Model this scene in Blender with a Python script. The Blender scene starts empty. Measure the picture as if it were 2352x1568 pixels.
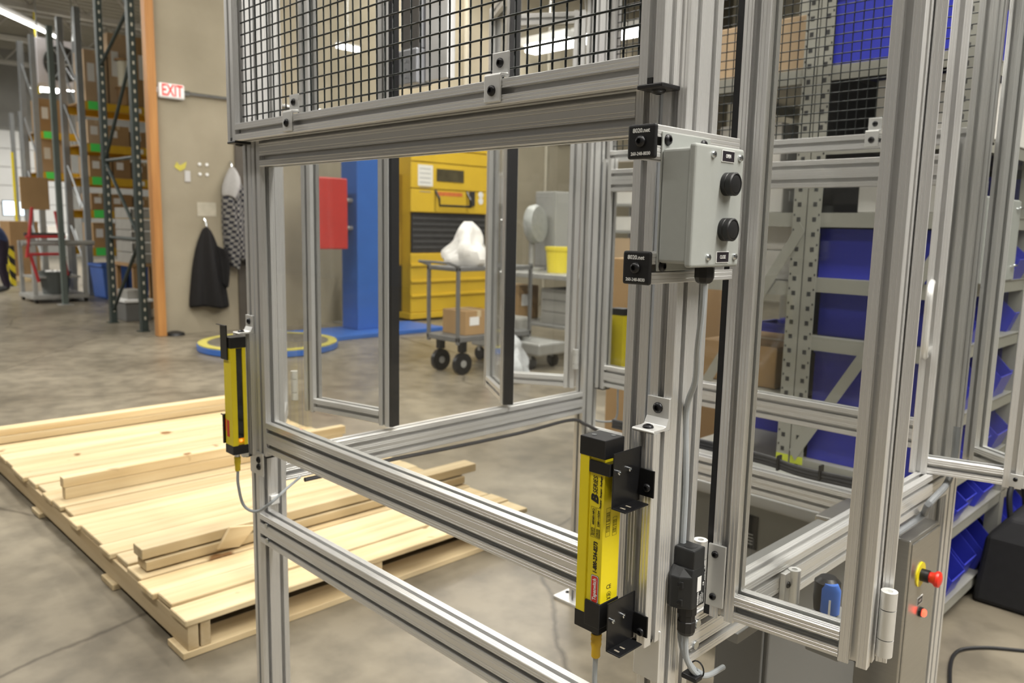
import bpy, math, random
from mathutils import Vector, Matrix
random.seed(7)
scene = bpy.context.scene
C = scene.collection
# ------------------------------------------------------------------ camera, world, lights, exposure
cam_d = bpy.data.cameras.new('camera')
cam = bpy.data.objects.new('camera', cam_d); C.objects.link(cam); scene.camera = cam
cam_d.sensor_width = 36.0; cam_d.lens = 36.0 * 1820.143 / 2352.0
cam_d.clip_start = 0.02; cam_d.clip_end = 200
cam_d.dof.use_dof = True; cam_d.dof.focus_distance = 1.13; cam_d.dof.aperture_fstop = 6.5
_R = ((0.69962, 0.71429, 0.02005), (0.11636, -0.08621, -0.98946), (-0.70503, 0.69458, -0.14353))
cam.matrix_world = Matrix(((_R[0][0], -_R[1][0], -_R[2][0], 0.0),
                           (_R[0][1], -_R[1][1], -_R[2][1], 0.0),
                           (_R[0][2], -_R[1][2], -_R[2][2], 1.40), (0, 0, 0, 1)))
w = bpy.data.worlds.new('world'); scene.world = w; w.use_nodes = True
w.node_tree.nodes['Background'].inputs[0].default_value = (1.0, 0.95, 0.87, 1)
w.node_tree.nodes['Background'].inputs[1].default_value = 0.10
scene.view_settings.view_transform = 'Standard'
scene.view_settings.look = 'None'
scene.view_settings.gamma = 1.0
scene.view_settings.use_curve_mapping = False
scene.view_settings.exposure = 0.27
scene.cycles.max_bounces = 5; scene.cycles.diffuse_bounces = 2; scene.cycles.glossy_bounces = 2; scene.cycles.transparent_max_bounces = 12
scene.cycles.use_adaptive_sampling = True; scene.cycles.adaptive_threshold = 0.07
LAMPS = [(-1.5, -1.2, 5.6, 9.0, .5, 165), (-1.5, 3.6, 5.6, 9.0, .5, 225), (-6.5, 7.6, 5.6, 6.0, .5, 260),
         (-7.0, 1.6, 5.6, 5.0, .5, 175), (-18.0, -1.5, 6.0, 9.0, .3, 800), (-22.0, 9.0, 6.0, 9.0, .3, 1000),
         (3.5, 1.5, 5.6, 7.0, .5, 560), (-0.5, 7.2, 5.6, 5.0, .5, 190)]

def area(x, y, z, sx, sy, p):
    d = bpy.data.lights.new('fluorescent_light', 'AREA'); d.shape = 'RECTANGLE'; d.size = sx; d.size_y = sy
    d.energy = p; d.color = (1.0, 0.965, 0.90)
    o = bpy.data.objects.new('fluorescent_light', d); C.objects.link(o); o.location = (x, y, z)
    return o
# ------------------------------------------------------------------ helpers
def V(*a): return Vector(a)
MAT = {}
def mat(name, col, rough=0.5, metal=0.0, var=0.0, scale=20.0, bump=0.0, emit=0.0, stretch=(1, 1, 1), col2=None, spec=0.5, coord='Object'):
    if name in MAT: return MAT[name]
    m = bpy.data.materials.new(name); m.use_nodes = True; MAT[name] = m
    nt = m.node_tree; b = nt.nodes['Principled BSDF']
    b.inputs['Roughness'].default_value = rough; b.inputs['Metallic'].default_value = metal
    b.inputs['Specular IOR Level'].default_value = spec
    c = (*col, 1.0); b.inputs['Base Color'].default_value = c
    if emit:
        b.inputs['Emission Color'].default_value = c; b.inputs['Emission Strength'].default_value = emit
    tc = nt.nodes.new('ShaderNodeTexCoord'); mp = nt.nodes.new('ShaderNodeMapping'); mp.inputs['Scale'].default_value = stretch
    nz = nt.nodes.new('ShaderNodeTexNoise'); nz.inputs['Scale'].default_value = scale; nz.inputs['Detail'].default_value = 5
    nt.links.new(tc.outputs[coord], mp.inputs[0]); nt.links.new(mp.outputs[0], nz.inputs['Vector'])
    if var or col2:
        rp = nt.nodes.new('ShaderNodeValToRGB')
        rp.color_ramp.elements[0].position = 0.3; rp.color_ramp.elements[1].position = 0.7
        k = max(0.0, 1 - var)
        c2 = col2 if col2 else tuple(v * k for v in col)
        rp.color_ramp.elements[0].color = (*c2, 1); rp.color_ramp.elements[1].color = c
        nt.links.new(nz.outputs['Fac'], rp.inputs[0]); nt.links.new(rp.outputs[0], b.inputs['Base Color'])
    if bump:
        bp = nt.nodes.new('ShaderNodeBump'); bp.inputs['Strength'].default_value = bump; bp.inputs['Distance'].default_value = 0.002
        nt.links.new(nz.outputs['Fac'], bp.inputs['Height']); nt.links.new(bp.outputs[0], b.inputs['Normal'])
    return m
def glassmat(name, tint, refl=0.06, rough=0.03):
    m = bpy.data.materials.new(name); m.use_nodes = True; MAT[name] = m
    nt = m.node_tree; nt.nodes.remove(nt.nodes['Principled BSDF']); out = nt.nodes['Material Output']
    t = nt.nodes.new('ShaderNodeBsdfTransparent'); t.inputs[0].default_value = (*tint, 1)
    g = nt.nodes.new('ShaderNodeBsdfGlossy'); g.inputs['Roughness'].default_value = rough
    lw = nt.nodes.new('ShaderNodeLayerWeight'); lw.inputs['Blend'].default_value = 0.5
    p = nt.nodes.new('ShaderNodeMath'); p.operation = 'POWER'; p.inputs[1].default_value = 4.0
    a = nt.nodes.new('ShaderNodeMath'); a.operation = 'MULTIPLY_ADD'; a.inputs[1].default_value = 1-refl; a.inputs[2].default_value = refl; a.use_clamp = True
    x = nt.nodes.new('ShaderNodeMixShader')
    nt.links.new(lw.outputs['Facing'], p.inputs[0]); nt.links.new(p.outputs[0], a.inputs[0]); nt.links.new(a.outputs[0], x.inputs[0])
    nt.links.new(t.outputs[0], x.inputs[1]); nt.links.new(g.outputs[0], x.inputs[2]); nt.links.new(x.outputs[0], out.inputs[0])
    return m
# materials
alu = mat('anodised_aluminium', (0.84, 0.835, 0.82), 0.33, 0.66, 0.02, 3, 0.0)
alu_p = mat('bracket_aluminium', (0.82, 0.82, 0.80), 0.42, 0.6, 0.04, 30)
steel = mat('zinc_steel', (0.75, 0.78, 0.80), 0.22, 1.0, 0.1, 60)
stain = mat('brushed_stainless', (0.55, 0.54, 0.51), 0.34, 0.9, 0.08, 12, 0.05, stretch=(1, 1, 25))
blk = mat('black_plastic', (0.012, 0.012, 0.013), 0.42, 0.0, 0.2, 80)
blkm = mat('black_painted_steel', (0.010, 0.010, 0.011), 0.28, 0.0, 0.2, 60)
bolt_m = mat('black_oxide_bolt', (0.030, 0.030, 0.032), 0.30, 0.5, 0.2, 90)
wire_m = mat('black_coated_wire', (0.005, 0.009, 0.008), 0.40, 0.0, 0.1, 60)
yel = mat('yellow_powder_coat', (0.86, 0.70, 0.015), 0.34, 0.0, 0.05, 15)
grybox = mat('grey_enclosure_paint', (0.36, 0.375, 0.355), 0.42, 0.0, 0.03, 90, 0.06)
white = mat('white_print', (0.86, 0.86, 0.84), 0.5, 0.0, 0.03, 50)
blkink = mat('black_print', (0.015, 0.015, 0.015), 0.6, 0.0, 0.1, 50)
redlab = mat('red_label', (0.72, 0.035, 0.025), 0.4, 0.0, 0.05, 50)
greycab = mat('grey_cable_jacket', (0.42, 0.45, 0.47), 0.45, 0.0, 0.08, 60)
uhmw = mat('guide_strip_plastic', (0.62, 0.66, 0.72), 0.35, 0.2, 0.05, 30)
glass = glassmat('clear_panel', (0.95, 0.955, 0.95), 0.035, 0.04)
U = 0.0381

class MB:
    def __init__(s): s.v = []; s.f = []
    def add(s, vs, fs):
        o = len(s.v); s.v += [tuple(x) for x in vs]; s.f += [tuple(i + o for i in f) for f in fs]; return s
    def box(s, x0, x1, y0, y1, z0, z1):
        return s.add([(x0,y0,z0),(x1,y0,z0),(x1,y1,z0),(x0,y1,z0),(x0,y0,z1),(x1,y0,z1),(x1,y1,z1),(x0,y1,z1)],
                     [(0,3,2,1),(4,5,6,7),(0,1,5,4),(1,2,6,5),(2,3,7,6),(3,0,4,7)])
    def obox(s, c, ax, ay, az):      # oriented box: centre and three half-axis vectors
        c, ax, ay, az = map(Vector, (c, ax, ay, az)); vs = []
        for k in (-1, 1):
            for (i, j) in ((-1,-1),(1,-1),(1,1),(-1,1)): vs.append(c + ax*i + ay*j + az*k)
        return s.add(vs, [(0,3,2,1),(4,5,6,7),(0,1,5,4),(1,2,6,5),(2,3,7,6),(3,0,4,7)])
    def ring(s, c, d, r, n):
        d = Vector(d).normalized(); a = d.orthogonal().normalized(); b = d.cross(a)
        return [Vector(c) + a*(r*math.cos(2*math.pi*i/n)) + b*(r*math.sin(2*math.pi*i/n)) for i in range(n)]
    def cyl(s, p0, p1, r, n=16, r2=None, cap=True):
        p0, p1 = Vector(p0), Vector(p1); d = p1 - p0; r2 = r if r2 is None else r2
        A = s.ring(p0, d, r, n); B = s.ring(p1, d, r2, n)
        fs = [(i, (i+1) % n, n+(i+1) % n, n+i) for i in range(n)]
        if cap: fs += [tuple(reversed(range(n))), tuple(range(n, 2*n))]
        return s.add(A + B, fs)
    def lathe(s, p0, d, prof, n=20):  # prof: (r, t) along d
        p0 = Vector(p0); d = Vector(d).normalized(); vs = []; m = len(prof)
        for r, t in prof: vs += s.ring(p0 + d*t, d, max(r, 1e-5), n)
        fs = [(k*n+i, k*n+(i+1) % n, (k+1)*n+(i+1) % n, (k+1)*n+i) for k in range(m-1) for i in range(n)]
        fs += [tuple(reversed(range(n))), tuple(range((m-1)*n, m*n))]
        return s.add(vs, fs)
    def tube(s, pts, r, n=10):
        pts = [Vector(p) for p in pts]; m = len(pts); vs = []
        t0 = (pts[1]-pts[0]).normalized(); a = t0.orthogonal().normalized()
        for k in range(m):
            t = (pts[min(k+1, m-1)] - pts[max(k-1, 0)]).normalized()
            a = (a - t*a.dot(t)).normalized(); b = t.cross(a)
            vs += [pts[k] + a*(r*math.cos(2*math.pi*i/n)) + b*(r*math.sin(2*math.pi*i/n)) for i in range(n)]
        fs = [(k*n+i, k*n+(i+1) % n, (k+1)*n+(i+1) % n, (k+1)*n+i) for k in range(m-1) for i in range(n)]
        fs += [tuple(reversed(range(n))), tuple(range((m-1)*n, m*n))]
        return s.add(vs, fs)
    def prism(s, poly, off):
        n = len(poly); off = Vector(off); A = [Vector(p) for p in poly]
        return s.add(A + [p + off for p in A], [tuple(reversed(range(n))), tuple(range(n, 2*n))] + [(i, (i+1) % n, n+(i+1) % n, n+i) for i in range(n)])
    def tslot(s, p0, p1, wdir, wu=1, hu=1, det=True):   # T-slot bar: axis p0-p1, section wu x hu units, wdir = direction of the wu side; p0/p1 = section corner
        p0, p1, wd = Vector(p0), Vector(p1), Vector(wdir).normalized(); hd = (p1-p0).normalized().cross(wd)
        def side(n):
            o = []
            for k in range(n):
                b = k*38.1
                gr = [(6.0, .7), (11.2, .7)] if det else []
                for t, d in gr: o += [(b+t-.75, 0), (b+t, d), (b+t+.75, 0)]
                o += [(b+14.0, 0), (b+14.0, 3.0), (b+8.6, 3.6), (b+11.5, 13.0), (b+26.6, 13.0), (b+29.5, 3.6), (b+24.1, 3.0), (b+24.1, 0)]
                for t, d in [(38.1-a, d) for a, d in reversed(gr)]: o += [(b+t-.75, 0), (b+t, d), (b+t+.75, 0)]
            L = n*38.1
            return [(1.1, 0)] + o + [(L-1.1, 0)]
        W, Hh = wu*38.1, hu*38.1; P = []
        for t, d in side(wu): P.append((t, d))
        for t, d in side(hu): P.append((W-d, t))
        for t, d in side(wu): P.append((W-t, Hh-d))
        for t, d in side(hu): P.append((d, Hh-t))
        A = [p0 + wd*(x/1000) + hd*(y/1000) for x, y in P]
        return s.prism(A, p1-p0)
    def build(s, name, m, parent=None, bev=0.0, smooth=False, seg=2):
        me = bpy.data.meshes.new(name)
        base = Vector(parent['_o']) if parent is not None else Vector((0, 0, 0))
        if parent is None and s.v:
            xs = [p[0] for p in s.v]; ys = [p[1] for p in s.v]; zs = [p[2] for p in s.v]
            base = Vector(((min(xs)+max(xs))/2, (min(ys)+max(ys))/2, min(zs)))
        me.from_pydata([(p[0]-base[0], p[1]-base[1], p[2]-base[2]) for p in s.v], [], s.f); me.update()
        me.materials.append(m)
        if smooth:
            me.polygons.foreach_set('use_smooth', [True]*len(me.polygons))
            me.set_sharp_from_angle(angle=math.radians(35))
        o = bpy.data.objects.new(name, me); C.objects.link(o)
        o['_o'] = tuple(base)
        if parent is not None: o.parent = parent
        else: o.location = base
        if bev:
            b = o.modifiers.new('bevel', 'BEVEL'); b.width = bev; b.segments = seg; b.limit_method = 'ANGLE'
        return o
def bx(*a): return MB().box(*a)
def tag(o, label, cat, group=None):
    o['label'] = label; o['category'] = cat
    if group: o['group'] = group
    return o
ORD = ['first', 'second', 'third', 'fourth', 'fifth', 'sixth', 'seventh', 'eighth', 'ninth', 'tenth', 'eleventh', 'twelfth', 'thirteenth']
def thing(name, loc, label, cat, group=None):
    o = bpy.data.objects.new(name, None); C.objects.link(o); o.location = loc; o['_o'] = tuple(loc); o.empty_display_size = 0.05
    return tag(o, label, cat, group)
def struct(o): o['kind'] = 'structure'; return o
def text(body, size, loc, right, up, m, parent, name='lettering', align='CENTER', sx=1.0, shear=0.0, bold=0.0, width=None):
    cu = bpy.data.curves.new(name, 'FONT'); cu.body = body; cu.size = size; cu.align_x = align; cu.align_y = 'CENTER'
    cu.extrude = 0.00015; cu.shear = shear; cu.offset = bold; cu.resolution_u = 3
    t = bpy.data.objects.new(name, cu); C.objects.link(t)
    dg = bpy.context.evaluated_depsgraph_get(); me = bpy.data.meshes.new_from_object(t.evaluated_get(dg))
    bpy.data.objects.remove(t); bpy.data.curves.remove(cu)
    if width:
        xs = [v.co.x for v in me.vertices]; sx = width/max(1e-6, max(xs)-min(xs))
    r, u = Vector(right).normalized(), Vector(up).normalized(); n = r.cross(u); l = Vector(loc) - Vector(parent['_o'])
    me.transform(Matrix(((r.x*sx, u.x, n.x, l.x), (r.y*sx, u.y, n.y, l.y), (r.z*sx, u.z, n.z, l.z), (0, 0, 0, 1))))
    me.materials.clear(); me.materials.append(m); me.name = name
    o = bpy.data.objects.new(name, me); C.objects.link(o); o['_o'] = parent['_o']; o.parent = parent
    return o
def bolt(parent, p, d, r=0.0072, h=0.0042, name='bolt'):
    p, d = Vector(p), Vector(d).normalized()
    return MB().lathe(p, d, [(r, 0), (r*.98, h*.35), (r*.82, h*.75), (r*.5, h), (r*.42, h), (r*.42, h*.35), (0.0002, h*.35)], 16).build(name, bolt_m, parent, smooth=True)
def spline(pts, n=8):   # Catmull-Rom
    P = [Vector(p) for p in pts]; P = [P[0]*2-P[1]] + P + [P[-1]*2-P[-2]]; out = []
    for i in range(1, len(P)-2):
        for k in range(n):
            t = k/n; a, b, c, d = P[i-1], P[i], P[i+1], P[i+2]
            out.append(0.5*((2*b) + (c-a)*t + (2*a-5*b+4*c-d)*t*t + (-a+3*b-3*c+d)*t**3))
    out.append(P[-2]); return out
X, Y, Z = V(1,0,0), V(0,1,0), V(0,0,1)
def vbar(mb, x, y, z0, z1, wu=1, hu=1, det=True):    # vertical bar, section wu (X) x hu (Y)
    return mb.tslot((x, y, z0), (x, y, z1), X, wu, hu, det)
def xbar(mb, x0, x1, y, z, wu=1, hu=1, det=True):    # along X, section wu (Y) x hu (Z)
    return mb.tslot((x0, y, z), (x1, y, z), Y, wu, hu, det)
def ybar(mb, y0, y1, x, z, wu=1, hu=1, det=True):    # along Y, section wu (Z) x hu (X)
    return mb.tslot((x, y0, z), (x, y1, z), Z, wu, hu, det)
def at(px, py, x=None, y=None, z=None):   # point of a photograph ray on a plane x=, y= or z=
    q = ((px-1176)/1820.143, (py-784)/1820.143, 1.0)
    d = Vector((sum(_R[i][0]*q[i] for i in range(3)), sum(_R[i][1]*q[i] for i in range(3)), sum(_R[i][2]*q[i] for i in range(3))))
    t = x/d.x if x is not None else (y/d.y if y is not None else (z-1.4)/d.z)
    return Vector((0, 0, 1.4)) + d*t
# ------------------------------------------------------------------ the building
def concrete_floor():
    m = bpy.data.materials.new('concrete_floor'); m.use_nodes = True; nt = m.node_tree; b = nt.nodes['Principled BSDF']
    tc = nt.nodes.new('ShaderNodeTexCoord')
    def noise(sc, det):
        n = nt.nodes.new('ShaderNodeTexNoise'); n.inputs['Scale'].default_value = sc; n.inputs['Detail'].default_value = det
        nt.links.new(tc.outputs['Object'], n.inputs['Vector']); return n
    n1, n2 = noise(0.8, 8), noise(7.0, 6)
    r = nt.nodes.new('ShaderNodeValToRGB'); e = r.color_ramp.elements
    e[0].position = .32; e[0].color = (.185, .158, .115, 1); e[1].position = .68; e[1].color = (.30, .262, .195, 1)
    nt.links.new(n1.outputs['Fac'], r.inputs[0])
    r2 = nt.nodes.new('ShaderNodeValToRGB'); e = r2.color_ramp.elements
    e[0].position = .35; e[0].color = (.66, .66, .66, 1); e[1].position = .62; e[1].color = (1, 1, 1, 1)
    nt.links.new(n2.outputs['Fac'], r2.inputs[0])
    mx = nt.nodes.new('ShaderNodeMix'); mx.data_type = 'RGBA'; mx.blend_type = 'MULTIPLY'; mx.inputs[0].default_value = 1
    nt.links.new(r.outputs[0], mx.inputs['A']); nt.links.new(r2.outputs[0], mx.inputs['B'])
    # hairline cracks
    vo = nt.nodes.new('ShaderNodeTexVoronoi'); vo.feature = 'DISTANCE_TO_EDGE'; vo.inputs['Scale'].default_value = 0.34
    ds = nt.nodes.new('ShaderNodeMix'); ds.data_type = 'VECTOR'; ds.inputs[0].default_value = 0.12
    n3 = noise(2.5, 6); nt.links.new(tc.outputs['Object'], ds.inputs['A']); nt.links.new(n3.outputs['Color'], ds.inputs['B']); nt.links.new(ds.outputs['Result'], vo.inputs['Vector'])
    r3 = nt.nodes.new('ShaderNodeValToRGB'); e = r3.color_ramp.elements
    e[0].position = 0.0; e[0].color = (.42, .40, .38, 1); e[1].position = .004; e[1].color = (1, 1, 1, 1)
    nt.links.new(vo.outputs['Distance'], r3.inputs[0])
    m2 = nt.nodes.new('ShaderNodeMix'); m2.data_type = 'RGBA'; m2.blend_type = 'MULTIPLY'; m2.inputs[0].default_value = 1
    nt.links.new(mx.outputs['Result'], m2.inputs['A']); nt.links.new(r3.outputs[0], m2.inputs['B']); nt.links.new(m2.outputs['Result'], b.inputs['Base Color'])
    rr = nt.nodes.new('ShaderNodeMapRange'); rr.inputs['To Min'].default_value = .22; rr.inputs['To Max'].default_value = .5
    nt.links.new(n1.outputs['Fac'], rr.inputs['Value']); nt.links.new(rr.outputs[0], b.inputs['Roughness'])
    return m
struct(bx(-46, 9, -9, 22, -0.1, 0).build('floor', concrete_floor()))
conc = mat('precast_concrete', (.385, .338, .245), .85, 0, .30, 1.3, .35, col2=(.30, .262, .185))
struct(bx(-10.12, -9.81, 3.70, 21, 0, 7.0).build('wall_left', conc))
struct(bx(-9.0, 9, 15.0, 15.2, 0, 7.0).build('wall_back', mat('far_concrete', (.42, .39, .31), .85, 0, .25, 1.0)))
farw = mat('far_block_wall', (.33, .33, .31), .8, 0, .1, 2)
struct(bx(-32.2, -32, -9, 21, 0, 9).build('wall_far', farw))
deck = mat('roof_deck_paint', (.40, .39, .34), .6, .1, .15, 1.5)
cm = MB(); n = 120
for i in range(n):       # ribbed steel deck, ribs along Y
    x0 = -36 + i*(45/n); s = 45/n
    cm.add([(x0, -9, 7.06), (x0+s*.55, -9, 7.06), (x0+s*.62, -9, 7.0), (x0+s*.93, -9, 7.0), (x0+s, -9, 7.06), (x0, 21, 7.06), (x0+s*.55, 21, 7.06), (x0+s*.62, 21, 7.0), (x0+s*.93, 21, 7.0), (x0+s, 21, 7.06)],
           [(0, 5, 6, 1), (1, 6, 7, 2), (2, 7, 8, 3), (3, 8, 9, 4)])
struct(cm.build('ceiling', deck))
joist = mat('joist_paint', (.55, .54, .50), .5, .2, .1, 4)
for k, xx in enumerate((-14.5, -18.0, -21.5, -25.5, -29.5)):
    t = thing('roof_truss', (xx, 4, 6.2), ['grey open-web roof truss nearest over the storage racks', 'second grey roof truss over the storage racks', 'third grey roof truss receding toward the far wall', 'fourth grey roof truss receding toward the far wall', 'most distant grey roof truss by the far wall'][k], 'roof truss', 'roof trusses')
    bx(xx-.07, xx+.07, -8.9, 14.9 if xx > -30 else 20, 6.86, 6.98).build('top_chord', joist, t)
    bx(xx-.07, xx+.07, -8.9, 14.9 if xx > -30 else 20, 6.1, 6.22).build('bottom_chord', joist, t)
    for i in range(10):
        y = -3 + i*1.2
        MB().cyl((xx, y, 6.2), (xx, y+.6, 6.88), .03, 8).build('web_bar', joist, t)
        MB().cyl((xx, y+.6, 6.88), (xx, y+1.2, 6.2), .03, 8).build('web_bar', joist, t)
# dock doors in the far wall
whd = mat('dock_door_white', (.86, .87, .86), .5, 0, .04, 3)
for k, (ya, yb) in enumerate(((3.2, 5.6), (6.2, 9.0))):
    d = thing('door_%d' % (k+1), (-31.98, ya, 0), 'x', 'door'); del d['label']; del d['category']; d['kind'] = 'structure'
    for i in range(6):
        bx(-31.98, -31.90, ya, yb, .6+i*.62, .6+i*.62+.60).build('door_panel', whd, d, .01)
    bx(-31.99, -31.93, ya-.12, yb+.12, 0, 4.45).build('door_frame', farw, d)
# wooden corner post guarding the wall end
tim = mat('varnished_timber', (.54, .26, .075), .5, 0, .35, 3, .2, stretch=(6, 6, .35), col2=(.38, .165, .045))
tag(bx(-9.84, -9.72, 3.60, 3.70, 0, 6.9).build('timber_post', tim, None, .006), 'tall orange-brown timber post at the concrete wall end', 'post')
# ceiling light fixtures (each carries its own lamp)
tube_m = mat('fluorescent_tube', (1.0, .98, .93), .4, 0, 0, 1, 0, emit=7.0)
fixm = mat('fixture_white_paint', (.8, .8, .78), .4, 0, .03, 5)
wh = ['over the yellow guard sensors', 'above the machine guard', 'above the yellow baler', 'above the wooden pallet', 'over the storage rack aisle', 'beyond the storage rack', 'behind the open door leaves', 'above the bin shelving']
for k, (x, y, z, sx, sy, p) in enumerate(LAMPS):
    t = thing('strip_light', (x, y, z), 'long white fluorescent strip fixture ' + wh[k], 'ceiling light', 'fluorescent strip fixtures')
    bx(x-sx/2, x+sx/2, y-sy/2, y+sy/2, z+.05, z+.12).build('housing', fixm, t, .01)
    for j in (-.3, .3):
        MB().cyl((x-sx/2+.1, y+j*sy, z+.025), (x+sx/2-.1, y+j*sy, z+.025), .02, 8).build('tube', tube_m, t)
    for j in (-.4, .4): MB().cyl((x+j*sx, y, z+.1), (x+j*sx, y, 7.02), .008, 6).build('hanger_rod', steel, t)
    area(x, y, z-.01, sx, sy, p)
# visible distant lamps
for k, (px, py, xx, ln) in enumerate(((88, 208, -28, .36), (120, 210, -28, .5), (172, 208, -28, .8))):
    c = at(px, py, x=xx)
    t = thing('high_bay_lamp', c, ['leftmost', 'middle', 'rightmost'][k] + ' bright hanging lamp far off above the yellow rack', 'lamp', 'distant hanging lamps')
    bx(c.x-.3, c.x+.3, c.y-ln/2, c.y+ln/2, c.z+.08, c.z+.2).build('housing', fixm, t, .02)
    bx(c.x-.25, c.x+.25, c.y-ln/2+.05, c.y+ln/2-.05, c.z, c.z+.09).build('diffuser', mat('lamp_diffuser', (1, .99, .96), .5, emit=14.0), t)
    MB().cyl((c.x, c.y, c.z+.19), (c.x, c.y, 7.03), .012, 6).build('hanger_rod', steel, t)
for k, (px, py, yy, ln, lab) in enumerate(((1262, 108, 9.6, 1.0, 'wide bright hanging lamp seen past the open rear door'), (1342, 92, 10.4, .3, 'small bright hanging lamp beside the rear corner post'), (1446, 78, 12.0, .8, 'bright hanging lamp seen through the upper wire mesh'), (800, 118, 11.0, .05, 'slim bright hanging lamp seen through the mesh by the wall'))):
    c = at(px, py, x=-8.8) if px < 1000 else at(px, py, y=yy); ly = .16 if px < 1000 else .12
    t = thing('hanging_lamp', c, lab, 'lamp', 'hanging lamps behind the guard')
    bx(c.x-ln/2, c.x+ln/2, c.y-.18, c.y+.18, c.z+.06, c.z+(.09 if px < 1000 else .18)).build('housing', fixm, t, .02)
    bx(c.x-ln*.42, c.x+ln*.42, c.y-ly, c.y+ly, c.z+.02 if px < 1000 else c.z-.04, c.z+.07).build('diffuser', MAT['lamp_diffuser'], t)
    MB().cyl((c.x, c.y, c.z+.08), (c.x, c.y, 7.02), .004, 6).build('hanger_rod', steel, t)
# sloping row of tubes under the deck, upper left
a, b = at(-10, 20, x=-16), at(132, 86, x=-24)
t = thing('tube_light_row', (a+b)/2, 'long row of glowing tubes slung under the roof deck, upper left', 'ceiling light')
MB().cyl(a, b, .035, 8).build('tube', MAT['fluorescent_tube'], t)
MB().cyl(a+V(0, 0, .07), b+V(0, 0, .07), .06, 8).build('housing', fixm, t)
# ------------------------------------------------------------------ guard frame
rh = mat('slot_nut_zinc', (.7, .74, .76), .25, 1.0, .1, 80)
XA, XB, YF, YR = -1.850, -0.638, 0.900, 2.150
gf = thing('machine_guard', (-1.24, 1.55, 0), 'fixed aluminium T-slot frame of the machine guard with four legs', 'machine frame')
for x in (XA, XB):
    for y in (YF, YR): vbar(MB(), x, y, .012, 2.42, 1, 2).build('post', alu, gf)
for x, y in ((XA, YF), (XB, YF), (XA, YR), (XB, YR)):
    f = bx(x-.06, x+U+.06, y-.02, y+2*U+.02, 0, .012).build('foot_plate', alu_p, gf, .002)
    for s in (-.04, U+.04): bolt(f, (x+s, y+.038, .012), Z, .008, .005)
rail_b = ybar(MB(), YF+2*U, YR, XB, .752, 2, 1).build('side_rail', alu, gf)
rail_a = ybar(MB(), YF+2*U, YR, XA, .738, 2, 1).build('side_rail', alu, gf)
xbar(MB(), XA+U, XB, YF, .593, 1, 2).build('front_beam', alu, gf)
xbar(MB(), XA+U, XB, YR+U, .600, 1, 2).build('rear_beam', alu, gf)
for x in (XA, XB): ybar(MB(), YF+2*U, YR, x, 2.18, 2, 1).build('top_rail', alu, gf)
for y in (YF, YR+U): xbar(MB(), XA+U, XB, y, 2.34, 1, 2).build('top_beam', alu, gf)
# zinc T-nuts showing in slots at the beam ends
for p, d in ((at(613, 1207, y=YF), -Y), (at(615, 1241, y=YF), -Y), (at(1601, 1431, x=XB+U), X), (at(1596, 1480, x=XB+U), X), (at(2160, 1130, x=XB+U), X)):
    MB().cyl(p - d*.004, p + d*.003, .0065, 12).build('slot_bolt', rh, gf, smooth=True)
# flat joining plates with two bolts below the window stiles
for c0, c1, pl in ((at(607, 1052, y=YF), at(633, 1107, y=YF), 'A'),):
    pz = bx(XA+.004, XA+U+.034, YF-.0045, YF-.0005, c1.z, c0.z+.012).build('joining_plate', alu_p, gf, .0015)
    for zz in (c0.z-.008, c1.z+.022): bolt(pz, (XA+U+.012, YF-.0045, zz), -Y, .0085, .005)
pz = bx(XB-.004, XB+U+.002, YF-.0045, YF-.0005, .755, .835).build('joining_plate', alu_p, gf, .0015)
# ------------------------------------------------------------------ sliding windows
def window(y0, out, label):
    zt = .836
    t = thing('sliding_window', (-1.22, y0, .83), label, 'window', 'sliding guard windows')
    xl, xr = -1.806, -.683
    vbar(MB(), xl, y0, .826, 1.64).build('stile', alu, t); vbar(MB(), xr, y0, .826, 1.64).build('stile', alu, t)
    xbar(MB(), xl+U, xr, y0, zt, 1, 2).build('bottom_rail', alu, t)
    xbar(MB(), xl+U, xr, y0, 1.527, 1, 2).build('top_rail', alu, t)
    bx(xl+U-.006, xr+.006, y0+.0165, y0+.0215, zt+2*U-.006, 1.533).build('glass_pane', glass, t)
    for x in (xl, xr): bx(x-.001, x+U+.001, y0-.001, y0+U+.001, .8215, .826).build('end_cap', blk, t, .0015)
    for x in (xl-.0055, xr+U+.0005): bx(x, x+.0055, y0+.004, y0+U-.004, .84, 1.62).build('guide_strip', uhmw, t)
    return t
window(YF, -1, 'near sliding window with clear pane behind the yellow sensors')
window(YR+2*U-U+.02, 1, 'far sliding window of the guard in front of the bin shelving')
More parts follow.
